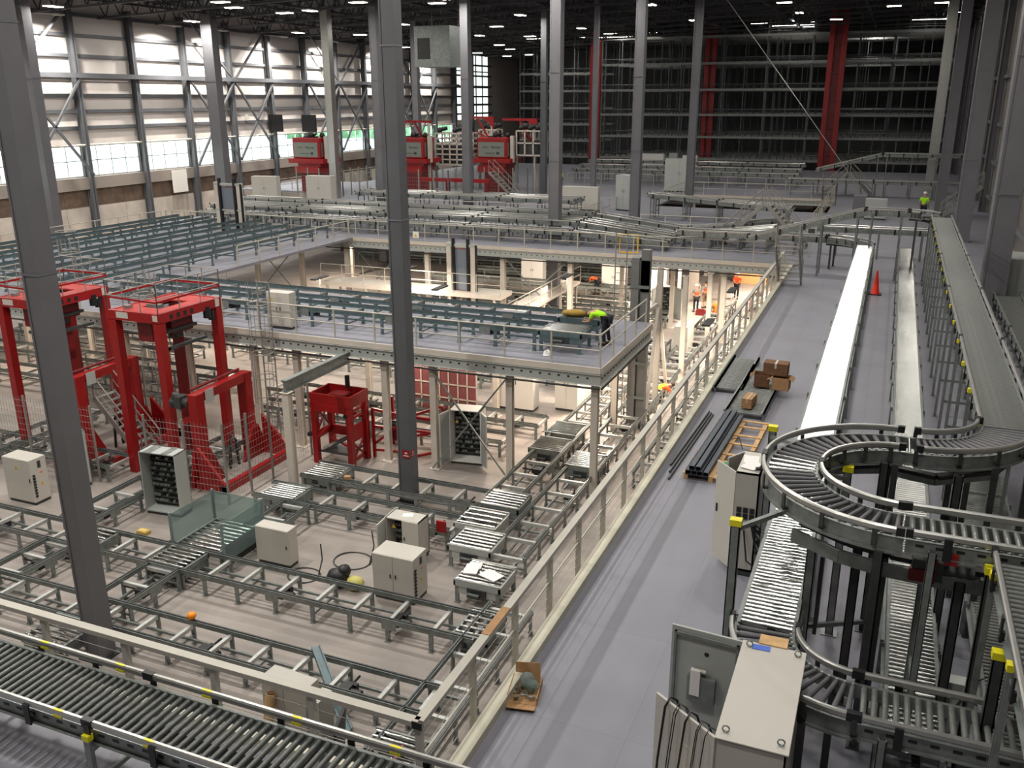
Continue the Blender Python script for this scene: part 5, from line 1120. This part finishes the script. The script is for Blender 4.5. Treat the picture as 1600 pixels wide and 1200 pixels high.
rack(-35.2, 4.8, 114, 'front run of tall steel racking across the end of the hall')
for k, y in enumerate((117.5, 121, 125.5, 130)): rack(-34+k*.5, 4.8, y, 'deeper run of tall racking behind the front one, '+('second', 'third', 'fourth', 'fifth')[k]+' run from the front', 6.2)
rack(-48.5, -36.8, 119.5, 'narrower racking left of the main run, partly in front of the bright wall', 3.9, lv=[.5, 2.6, 4.7, 6.8, 9.0, 11.2])
rack(-48.5, -36.8, 124.5, 'second narrow racking left of the main run', 3.9, lv=[.5, 2.6, 4.7, 6.8, 9.0, 11.2])
for k, (px, Y, w, s) in enumerate(((1303, 112.2, 1.9, 'bright red tall mast in front of the right part of the racking'), (1108, 116.2, 1.4, 'dim red tall mast inside the middle of the racking'), (930, 117.2, 1.4, 'dim red tall mast at the left end of the racking'))):
    x = atY(px, 130, Y)[0]; t = thing('red_mast', s, 'mast', (x, Y, G))
    MB().box(-w/2, 0, 0, -w/2+.55, .5, 22.5).box(w/2-.55, 0, 0, w/2, .5, 22.5).build('mast_rail', 'red', t); m = MB()
    for i in range(15): m.box(-w/2+.5, .25, .05+i*1.5, w/2-.5, .4, 1.5+i*1.5)
    m.build('mast_web', 'reddk', t)
lamp('aisle_light', (-12, 108, 16.0), 200, 1.2, (1, .97, .92)); lamp('aisle_light', (2, 108, 16.0), 150, 1.2, (1, .97, .92)); lamp('aisle_light', (-33, 112, 15.2), 200, 1.2, (1, .97, .92)); lamp('aisle_light', (-4, 123.5, 15.8), 300, 1.0); lamp('aisle_light', (-42, 116, 14.5), 300, 1.0)
for k, (px, py, ww, Y) in enumerate(((985, 15, 6.5, 112), (1010, 25, 3, 113.2), (1225, 8, 7, 112), (1240, 22, 5, 116.6), (1250, 37, 3.5, 120), (1470, 12, 4.5, 113), (1455, 30, 4, 116.7), (870, 22, 8, 112), (960, 32, 5, 116.6))):
    x, z = atY(px, py, Y); z = min(z, roofz(x)-1.0); t = thing('strip_light', 'long lit strip lamp above the racking aisles', 'lamp', (x, Y, z), 0, 'strip lamps above the racking')
    MB().box(-ww/2, -.06, 0, ww/2, .06, .06).tube((-ww*.4, 0, .05), (-ww*.4, 0, roofz(x)-z-.12), .015, 4).tube((ww*.4, 0, .05), (ww*.4, 0, roofz(x)-z-.12), .015, 4).build('housing', 'cab', t); MB().box(-ww/2+.05, -.05, -.03, ww/2-.05, .05, 0).build('lens', 'lens', t)
t = MB(); t.tube((atY(1135, -2, 70)[0], 70, 14.8), (-3.33, 70, 3.3), .035, 6).tube((-3.33, 70, 3.3), (-1.9, 70, 1.2), .03, 6)
o = t.build('tension_cable', 'alu'); tag(o, 'thin bright cable slanting down in front of the racking', 'cable')

# ---------------------------------------------------------------- things lying on the walkway
t = thing('timber_pallet', 'long slatted timber pallet lying on the walkway beside the handrail', 'pallet', (-3.55, 18.35, 0), -.03)
for a in (0, .55, 1.1): cp('runner', 'run', lambda q: q.box(0, 0, 0, .1, 4.0, .1), 'wood', t, (a, 0, 0))
for i, yy in enumerate((0, .12, .95, 1.45, 2.2, 2.8, 3.45, 3.9)): cp('slat', 'slt', lambda q: q.box(-.02, 0, .1, 1.22, .1, .125), 'wood', t, (0, yy, 0))
for k, (a, z) in enumerate(((0.02, .125), (.15, .125), (.28, .125), (.41, .125), (.1, .235), (.24, .235))):
    o = MB()
    o.box(0, 0, 0, .11, .003, .003) if False else None
    o.box(0, 0, 0, .115, 4.1, .006).box(0, 0, .1, .115, 4.1, .106).box(0, 0, 0, .006, 4.1, .106).box(.109, 0, 0, .115, 4.1, .106)
    o = o.build('steel_channel', mat('grey_blue_section', (76, 84, 92), .45, .3, .15, 4) if 'grey_blue_section' not in bpy.data.materials else bpy.data.materials['grey_blue_section'], None, (-3.52+a, 18.28-.0*k, z), -.03)
    tag(o, 'blue-grey steel channel in the strapped bundle on the timber pallet', 'steel channel', 'steel channels bundled on the timber pallet')
for k in range(3):
    o = MB().tube((0, 0, 0), (.12, 4.6-.3*k, 0), .025, 6).build('steel_rod', 'dark', None, (-3.82-.07*k, 18.1+.4*k, .03)); tag(o, 'dark steel rod lying loose left of the timber pallet', 'rod', 'dark rods beside the timber pallet')
tag(MB().path([(0, 0, .02), (.1, .15, .25), (.3, .2, .3), (.42, 0, .1)], .012).build('strap', 'black', None, (-2.95, 20.0, .12)), 'loose black strap curling over the pallet slats', 'strap')
tag(MB().ball((0, 0, .06), .14, 8, (1, 1.3, .5)).ball((.1, -.15, .05), .1, 8, (1, 1, .6)).build('green_wrap', 'green', None, (-2.72, 18.95, .12)), 'crumpled green plastic wrap on the timber pallet', 'wrap')
def bed(x, y, L, W, rz, label, n):
    t = thing('roller_bed', label, 'conveyor section', (x, y, 0), rz)
    for a in (0, W): MB().box(a-.05, 0, .02, a, L, .2).box(a-.1, 0, .14, a+.0, L, .2).build('side_channel', 'galv', t)
    for i in range(n): cp('roller', ('bd', W), lambda q: q.tube((0, 0, 0), (W-.06, 0, 0), .028, 8), 'rollergry', t, (0.0, .1+i*(L-.2)/n, .13))
    MB().box(0, .1, .0, W, .2, .05).box(0, L-.2, .0, W, L-.1, .05).build('skid', 'dark', t)
    return t
bed(-4.0, 24.7, 3.5, .75, .0, 'dismantled roller conveyor section on the walkway floor against the handrail', 28)
bed(-3.35, 22.75, 4.6, .95, -.02, 'wider dismantled roller conveyor section on the floor carrying cardboard boxes', 36)
def cbox(x, y, z, w, d, h, rz, label, m='card', open_=False):
    t = thing('cardboard_box', label, 'box', (x, y, z), rz)
    MB().box(0, 0, 0, w, .008, h).box(0, d-.008, 0, w, d, h).box(0, 0, 0, .008, d, h).box(w-.008, 0, 0, w, d, h).box(0, 0, 0, w, d, .008).build('carton', m, t)
    if open_:
        MB().beam((0, d/2, h), (-w*.3, d/2, h*.75), d, .006).beam((w, d/2, h), (w*1.25, d/2, h*.8), d, .006).build('flap', m, t); MB().box(.02, .02, .02, w-.02, d-.02, h*.7).build('contents', 'carddk', t)
    else: MB().box(0, 0, h, w, d, h+.006).build('lid', m, t); MB().box(w*.46, -.002, h*.6, w*.54, d+.002, h+.009).build('tape', 'cream', t)
    return t
cbox(-3.0, 25.0, .21, .42, .4, .36, .1, 'open brown cardboard box, left of the two under the dark carton', 'carddk', True)
cbox(-2.5, 24.9, .21, .46, .42, .36, -.05, 'open brown cardboard box, right of the two under the dark carton', 'card', True)
cbox(-2.78, 25.05, .585, .66, .4, .34, -.03, 'dark brown carton stacked on top of two boxes on the walkway', 'carddk')
cbox(-3.03, 23.0, .21, .26, .6, .26, -.1, 'small single carton on the wider roller section', 'card')
t = thing('torn_cardboard_box', 'torn cardboard box with plastic wrap and small parts beside the kerb', 'box', (-3.98, 10.0, 0), .2)
MB().box(-.2, -.25, 0, .2, .25, .01).box(-.21, -.25, 0, -.2, .25, .14).box(.2, -.25, 0, .21, .25, .12).beam((0, .25, 0), (-.02, .33, .28), .36, .01, up=(0, 1, 0)).beam((.0, -.25, .0), (0, -.42, .05), .4, .01, up=(0, 0, 1)).build('carton', 'card', t)
m = MB(); random.seed(4)
for i in range(26): m.box(*(lambda a, b_, c: (a, b_, c, a+.04, b_+.03, c+.03))(-.17+random.random()*.3, -.22+random.random()*.38, .01+random.random()*.07))
m.build('small_parts', 'galv', t); MB().ball((.02, .08, .17), .13, 7, (1, .9, .8)).ball((.1, .02, .13), .1, 6, (1.2, .8, .8)).build('plastic_wrap', 'plexi', t)
t = thing('traffic_cone', 'orange traffic cone standing right of the shining conveyor', 'cone', (-.18, 40.8, 0))
MB().lathe([(.19, .04), (.16, .1), (.035, 1.0), (.03, 1.02), (.0, 1.02)], n=18).build('cone_body', 'cone', t); MB().box(-.26, -.26, 0, .26, .26, .04).build('cone_base', 'black', t)
t = thing('hard_hat', 'white hard hat lying on the front mezzanine deck near the corner', 'helmet', (-9.85, 26.65+.0, 0))
MB().lathe([(.14, 0), (.135, .05), (.11, .11), (.06, .145), (.0, .155)], n=16).build('shell', 'white', t); MB().ball((0, -.08, .01), .13, 12, (1, 1, .08)).build('brim', 'white', t); MB().box(-.012, -.12, .1, .012, .12, .165).build('ridge', 'white', t)
tag(MB().box(0, 0, 0, .36, .5, .03).box(.05, .3, .0, .4, .62, .02).build('paper_sheet', 'paper', None, (-9.15, 18.6, G+.725), .2), 'white drawing sheets spread on the nearest lone roller table', 'paper')
tag(MB().box(0, 0, 0, .55, .4, .02).build('paper_sheet', 'paper', None, (-8.75, 18.7, G+.72), -.35), 'second white sheet overlapping the drawings on the roller table', 'paper')
tag(MB().box(0, 0, 0, .2, .5, .03).build('paper_sheet', 'paper', None, (-20.3, 16.5, G+.72), -.35), 'white sheet on the roller table left of the nearest column', 'paper')
tag(MB().ball((0, 0, .09), .12, 8, (1, 1, .8)).build('orange_bag', mat('amber_bag', (250, 150, 20), .5), None, (-14.25, 14.32, G+.66)), 'small orange bag sitting on the nearest pallet conveyor rail', 'bag')
tag(MB().box(0, 0, 0, .07, .03, .12).box(-.0, -.0, .12, .0, .0, .12).build('paper_tag', 'white', None, (-7.9, 21.7, G+.68), .4), 'small white paper tag on the long lane', 'tag')
o = MB().box(0, 0, 0, .34, .22, .12).box(.02, .02, .12, .3, .18, .14).build('yellow_box', mat('dull_yellow', (206, 176, 96), .6), None, (-19.0, 17.4, G+.5)); tag(o, 'dull yellow box wedged in the second pallet conveyor row', 'box')
tag(MB().box(0, 0, 0, .3, .06, .34).build('red_sign_board', 'red', None, (-10.95, 20.6, G+.65)), 'small red box sign by the roller tables', 'sign')
tag(MB().box(0, 0, 0, .2, .16, .1).build('carton', 'card', None, (-15.4, 22.72, G+.66), .3), 'tan cardboard scrap on the conveyor in front of the red lifter', 'cardboard')
t = thing('waste_bag', 'black bag with yellow net beside the pale cabinet with cable glands', 'bag', (-12.5, 17.85, G)); MB().ball((0, 0, .28), .33, 9, (1, .8, .85)).ball((.15, .1, .45), .2, 8).build('bag_body', 'black', t); MB().ball((.5, .05, .2), .28, 8, (1, .8, .7)).build('net', mat('pale_yellow_net', (196, 190, 110), .8), t)
def coil(x, y, r, label):
    o = MB().path([(r*math.cos(a), r*.9*math.sin(a), .02+.01*math.sin(3*a)) for a in [k*PI/10 for k in range(24)]], .02, 6).path([(r, 0, .02), (r*1.1, .2, .5), (r*.9, .3, .9)], .02, 6).build('cable_coil', 'dark', None, (x, y, G)); tag(o, label, 'cable')
coil(-12.9, 19.2, .55, 'grey cable coiled on the floor left of the half-open cabinet'); coil(-13.7, 18.0, .45, 'grey cable coiled beside the low pale cabinet')
# diagonal steel section leaning from the near row to the floor
t = thing('loose_channel', 'loose steel channel slanting across the nearest pallet conveyor row to the floor', 'steel channel', (-10.8, 14.4, G)); MB().beam((0, 0, .72), (1.75, -1.5, .1), .16, .03).beam((.06, .06, .72), (1.81, -1.44, .1), .03, .12).beam((-.06, -.06, .72), (1.69, -1.56, .1), .03, .12).build('section', 'blue', t)
tag(MB().tube((0, 0, 0), (0, 3.4, .0), .05, 8).build('red_pipe', 'oxred', None, (-7.05, 8.9, G+.72), .1), 'dark red pipe lying beside the near corner roller tables', 'pipe')
# gear in the lit area below the far mezzanine
t = thing('vacuum_cleaner', 'orange and black floor machine standing in the brightly lit area', 'machine', (-8.75, 53.0, G), .4); MB().box(-.3, -.3, .25, .3, .3, .75).lathe([(.25, .75), (.2, .95), (.05, 1.0)], n=10).build('tank', 'orange', t); MB().tube((-.3, -.3, .14), (-.3, .3, .14), .14, 10).tube((.3, -.3, .14), (.3, .3, .14), .14, 10).build('wheel', 'black', t); MB().path([(.3, 0, .6), (.7, -.3, .8), (1.0, -.5, .2), (1.7, -.6, .05)], .04).build('hose', 'black', t)
t = thing('tool_trolley', 'grey workbench trolley with red frame near the walker in orange', 'trolley', (-6.8, 55.6, G)); MB().box(-.5, -.4, .85, .6, .4, .95).box(-.4, -.3, .3, .5, .3, .35).build('top', 'cabgry', t)
for a in (-.45, .5):
    for b_ in (-.35, .35): cp('leg', 'ttl', lambda q: q.box(-.03, -.03, 0, .03, .03, .9), 'reddk', t, (a, b_, 0))
MB().ball((0, 0, 1.05), .25, 8, (1.2, .8, .5)).build('brown_sack', 'carddk', t)
tag(MB().box(0, 0, 0, .7, .35, .3).box(.1, .05, .3, .5, .2, .38).build('tool_bag', 'reddk', None, (-10.1, 53.0, G)), 'dark red tool bag at the feet of the two vest wearers', 'bag')
tag(MB().lathe([(.16, 0), (.2, .5), (.2, .52), (.18, .52)], n=12).build('white_bucket', 'white', None, (-10.2, 54.2, G)), 'white bucket beside the dark red tool bag', 'bucket')
tag(MB().box(0, 0, 0, .02, 3.2, 2.6).build('plastic_sheeting', mat('grey_sheet', (176, 168, 160), .6), None, (-11.3, 56.5, G)), 'grey plastic sheeting hanging behind the two vest wearers', 'sheet')
tag(MB().box(0, 0, 0, 2.2, .1, 1.3).build('orange_barrier', mat('barrier_orange', (214, 158, 104), .7), None, (-9.6, 64.0, G+1.4)), 'dull orange board standing behind the walker in orange', 'board'); bpy.data.objects['orange_barrier'].location.z = G
# lit low platform in the gap
t = thing('low_platform', 'brightly lit low platform with handrails seen under the far mezzanine', 'platform', (-30.5, 44.0, G)); MB().box(0, 0, 2.0, 11.5, 1.6, 2.25).build('platform_deck', 'cream', t)
m = MB()
for zz in (2.8, 3.3): m.tube((0, 0, zz), (11.5, 0, zz), .025, 5)
for i in range(9): m.tube((i*11.5/8, 0, 2.2), (i*11.5/8, 0, 3.3), .025, 5)
m.build('handrail', 'creamrail', t)
for i in range(5):
    for yy in (.1, 1.5): cp('leg', 'lpl', lambda q: q.box(-.06, -.06, 0, .06, .06, 2.0), 'cream', t, (.3+i*2.7, yy, 0))
t = thing('low_platform', 'lit sloping platform under the far mezzanine right of the vertical lift', 'platform', (-18.5, 40.0, G)); MB().box(0, 0, 1.6, 1.4, 12, 1.75).build('platform_deck', 'cream', t)
m = MB()
for zz in (2.2, 2.7): m.tube((1.4, 0, zz), (1.4, 12, zz), .025, 5)
for i in range(8): m.tube((1.4, i*12/7, 1.7), (1.4, i*12/7, 2.7), .025, 5)
m.build('handrail', 'creamrail', t)
for i in range(5):
    for xx in (.1, 1.3): cp('leg', 'lpl2', lambda q: q.box(-.06, -.06, 0, .06, .06, 1.6), 'cream', t, (xx, .3+i*2.8, 0))
for k, (x, y) in enumerate(((-16.5, 49.5), (-13.5, 48.6), (-22.5, 50))):
    cabinet(x, y+8, G, 1.6, .7, 2.0, 0, ('pale cabinet deep under the far mezzanine behind the second column from the walkway', 'pale cabinet deep under the far mezzanine beside the person leaning there', 'pale cabinet deep under the far mezzanine beside the vertical lift')[k], m='white', signs=0)
# control boxes and small lit signs on the far mezzanine
for k, (px, py, Y, s) in enumerate(((893, 338, 53.7, 'with a green light, below the wide white cabinet'), (905, 342, 53.6, 'without a light, next to the green-lit one'))):
    x, z = atY(px, py, Y); t = thing('control_box', 'small grey control box '+s, 'control box', (x, Y+.4, 0)); MB().box(-.3, 0, z-.25, .3, .2, z+.35).box(-.04, .05, 0, .04, .15, z-.25).build('housing', 'cabgry', t)
    if k == 0: MB().box(-.12, -.01, z+.1, .12, 0, z+.2).build('green_light', mat('green_lamp', (90, 240, 60), .5, emit=1.5), t)
x, z = atY(1267, 372, 49.5); t = thing('control_box', 'grey control box with a screen on a stand, far end of the walkway', 'control box', (x, 49.5, 0)); MB().box(-.25, 0, 1.1, .25, .15, 1.6).box(-.04, .05, 0, .04, .1, 1.1).build('housing', 'cabgry', t); MB().box(-.17, -.008, 1.2, .17, 0, 1.5).build('screen', 'dark', t)
x, z = atY(650, 367, 46.9); t = thing('warning_board', 'white board with yellow warning triangle on the far mezzanine handrail', 'sign', (x, 46.88, z)); MB().box(-.2, -.02, -.18, .2, 0, .2).build('board', 'white', t); warning(t, 0, -.03, -.1, .2)

# ---------------------------------------------------------------- people
def skin_mesh(name, segs, m, parent, sub=1):
    """segs: chains of (point, radius); chains share a joint when the points are equal"""
    bm = bmesh.new(); ly = bm.verts.layers.skin.verify(); idx = {}
    def vert(p, r):
        k = tuple(round(c, 4) for c in p)
        if k not in idx: v = bm.verts.new(p); v[ly].radius = (r, r); idx[k] = v; 
        return idx[k]
    first = None
    for ch in segs:
        prev = None
        for p, r in ch:
            v = vert(p, r); first = first or v
            if prev is not None and prev is not v and not bm.edges.get((prev, v)): bm.edges.new((prev, v))
            prev = v
    first[ly].use_root = True
    me = bpy.data.meshes.new(name); bm.to_mesh(me); bm.free(); me.materials.append(M[m])
    o = bpy.data.objects.new(name, me); C.objects.link(o)
    if parent is not None: o.parent = parent
    s = o.modifiers.new('skin', 'SKIN'); s.use_smooth_shade = True; s.branch_smoothing = .4
    o.modifiers.new('sub', 'SUBSURF').levels = sub; o.modifiers['sub'].render_levels = sub
    return o
def person(loc, rz, pose, shirt, trousers, label, helmet=None, vest=None, scale=1.0, shorts=False, hairc='hair'):
    t = thing('person', label, 'person', loc, rz); t.scale = (scale,)*3; J = pose; V = Vector
    pel, che, nec, hd = V(J['pelvis']), V(J['chest']), V(J['neck']), V(J['head'])
    segs = [[(pel, .13), (pel.lerp(che, .5), .12), (che, .13), (nec, .055), (nec.lerp(hd, .5), .055), (hd-(hd-nec).normalized()*.02, .085), (hd+(hd-nec).normalized()*.07, .08)]]
    arm = []; sl = []; lg = []
    for s in 'lr':
        sh, el, wr = V(J['sh'+s]), V(J['el'+s]), V(J['wr'+s]); d = (wr-el).normalized(); side = V((1 if s == 'r' else -1, 0, 0)); pm = wr+d*.07
        segs.append([(che, .13), (sh, .055), (el, .042), (wr, .028), (pm, .03)])
        for q in range(4):
            off = side*(-.024+.016*q)*(1 if True else 1); b_ = pm+off*.6+d*.015; e_ = pm+off+d*(.05, .065, .06, .045)[q]+V((0, .012, -.01)); segs.append([(pm, .03), (b_, .009), (e_, .008)])
        th = wr+d*.03+V((0, .03, 0)); segs.append([(wr, .028), (th, .011), (th+d*.035+V((0, .01, 0)), .009)])
        hp, kn, an, to = V(J['hp'+s]), V(J['kn'+s]), V(J['an'+s]), V(J['to'+s])
        segs.append([(pel, .13), (hp, .085), (kn, .055), (an, .04), (to, .035)])
        lg.append([(pel, .155), (hp, .105), (hp.lerp(kn, .5), .09), (kn, .075), (kn.lerp(an, .25 if shorts else .92), .062)])
        sl.append([(che, .15), (sh, .08), (sh.lerp(el, .75), .068)])
        f = (to-an); MB().beam(an+V((0, 0, .02)), an+V((0, 0, -.03)), .1, .1).beam(V((an.x, an.y-.04, an.z-.03)), V((to.x, to.y+.05, to.z)), .1, .09).build('boot', 'boot', t, bevel=.02)
    skin_mesh('body', segs, 'skin', t)
    skin_mesh('shirt', [[(pel.lerp(che, .12), .155), (pel.lerp(che, .5), .15), (che, .16), (che.lerp(nec, .6), .085)]]+sl, shirt, t)
    skin_mesh('trousers', lg, trousers, t)
    if vest: skin_mesh('vest', [[(pel.lerp(che, .2), .172), (pel.lerp(che, .6), .168), (che, .178), (che.lerp(nec, .5), .1)]], vest, t); 
    if vest:
        c = pel.lerp(che, .45); MB().ball(tuple(c), .176, 14, (1.02, 1.02, .12)).build('reflective_band', 'cab', t)
    u = (hd-nec).normalized(); fw = V((0, 1, 0)); fw = (fw-u*fw.dot(u)).normalized(); rt = fw.cross(u)
    fc = hd+fw*.085
    MB().ball(tuple(fc-u*.0+fw*.012), .014, 6, (1, 1.2, 1.4)).ball(tuple(hd+rt*.088), .02, 6, (.5, 1, 1.5)).ball(tuple(hd-rt*.088), .02, 6, (.5, 1, 1.5)).build('nose_and_ears', 'skin', t)
    MB().ball(tuple(fc+rt*.03+u*.025), .009, 6).ball(tuple(fc-rt*.03+u*.025), .009, 6).beam(fc-rt*.022-u*.04, fc+rt*.022-u*.04, .008, .006).build('eyes_and_mouth', 'hair', t)
    top = hd+u*.05
    if helmet:
        h = MB().lathe([(.118, 0), (.115, .04), (.09, .09), (.045, .115), (0, .12)], n=14).ball((0, .06, .003), .11, 10, (1, 1, .07)).build('hard_hat', helmet, t)
        h.location = top; h.rotation_mode = 'QUATERNION'; h.rotation_quaternion = u.to_track_quat('Z', 'Y') if abs(u.z) < .99 else Matrix.Identity(3).to_quaternion()
    else: MB().ball(tuple(hd+u*.045-fw*.015), .1, 10, (1, 1, .85)).build('hair', hairc, t)
    return t
def stand(**k):
    d = dict(pelvis=(0, 0, .95), chest=(0, .01, 1.28), neck=(0, 0, 1.47), head=(0, .02, 1.62), shl=(-.19, 0, 1.41), shr=(.19, 0, 1.41), ell=(-.25, -.02, 1.12), elr=(.25, -.02, 1.12), wrl=(-.25, .1, .88), wrr=(.25, .1, .88),
             hpl=(-.1, 0, .9), hpr=(.1, 0, .9), knl=(-.11, .03, .5), knr=(.11, .03, .5), anl=(-.11, 0, .09), anr=(.11, 0, .09), tol=(-.13, .16, .045), tor=(.13, .16, .045)); d.update(k); return d
BEND = stand(pelvis=(0, 0, .93), chest=(0, .36, 1.12), neck=(0, .56, 1.09), head=(0, .7, 1.0), shl=(-.18, .48, 1.08), shr=(.18, .48, 1.08), ell=(-.2, .55, .8), elr=(.2, .62, .8), wrl=(-.12, .8, .74), wrr=(.1, .84, .76), knl=(-.12, .06, .5), knr=(.12, .02, .5), anl=(-.13, .0, .09), anr=(.14, -.05, .09))
WALK = stand(knl=(-.1, .16, .52), anl=(-.1, .24, .1), tol=(-.11, .4, .07), knr=(.1, -.02, .5), anr=(.1, -.26, .13), tor=(.1, -.12, .05), ell=(-.25, -.1, 1.14), wrl=(-.25, -.08, .88), elr=(.25, .02, 1.13), wrr=(.25, .2, .92))
CROUCH = stand(pelvis=(0, 0, .5), chest=(0, .34, .72), neck=(0, .5, .78), head=(0, .62, .8), shl=(-.18, .42, .74), shr=(.18, .42, .74), ell=(-.22, .56, .5), elr=(.22, .56, .5), wrl=(-.16, .74, .3), wrr=(.16, .74, .28), hpl=(-.1, .02, .48), hpr=(.1, .02, .48), knl=(-.16, .34, .46), knr=(.16, .3, .3), anl=(-.14, .06, .1), anr=(.14, -.12, .12), tol=(-.14, .22, .045), tor=(.14, .04, .045))
REACH = stand(elr=(.3, .2, 1.5), wrr=(.28, .34, 1.68), ell=(-.26, .12, 1.2), wrl=(-.2, .32, 1.2))
person((-8.4, 28.5, 0), 1.35, BEND, 'hiviz', 'navy', 'person in lime shirt bending over the roller table on the front mezzanine')
person((2.1, 67.6, 0), 0, stand(), 'hiviz', 'navy', 'person in lime shirt and white helmet seen from behind, far end of the walkway', 'white', scale=1.1)
person((-28.6, 80.6, 0), -.6, stand(), 'vesty', 'navy', 'person in an orange and yellow vest far off beside the thick column', 'white', 'vest')
person((-8.63, 58.8, G), PI+.1, WALK, 'vest', 'navy', 'person in orange shirt walking towards the camera under the far mezzanine', 'white', scale=.98)
person((-10.25, 53.8, G), .5, REACH, 'greyshirt', 'navy', 'person in orange vest and white helmet facing the wall, left of two', 'white', 'vest', scale=.98)
person((-9.95, 55.1, G), .9, stand(), 'greyshirt', 'tan', 'bareheaded person in orange vest and shorts, right of two', None, 'vest', shorts=True, scale=.97)
person((-8.35, 36.2, G), -1.35, CROUCH, 'vest', 'navy', 'person in yellow and orange vest crouching between the long lanes', None, 'vesty')
person((-17.4, 56.5, G), .9, BEND, 'vest', 'navy', 'person in orange leaning over under the far mezzanine behind a cream column', None)
t = thing('work_glove_bag', 'tan cloth bag on the roller table in front of the bending person', 'bag', (-9.75, 29.2, .76), .2); MB().ball((0, 0, .1), .36, 10, (1.1, .6, .34)).ball((-.3, 0, .1), .2, 9, (1, .9, .5)).ball((.28, .05, .06), .14, 8, (1, .8, .5)).build('cloth', mat('tan_cloth', (170, 140, 62), .85), t)
t.name = 'cloth_bag'
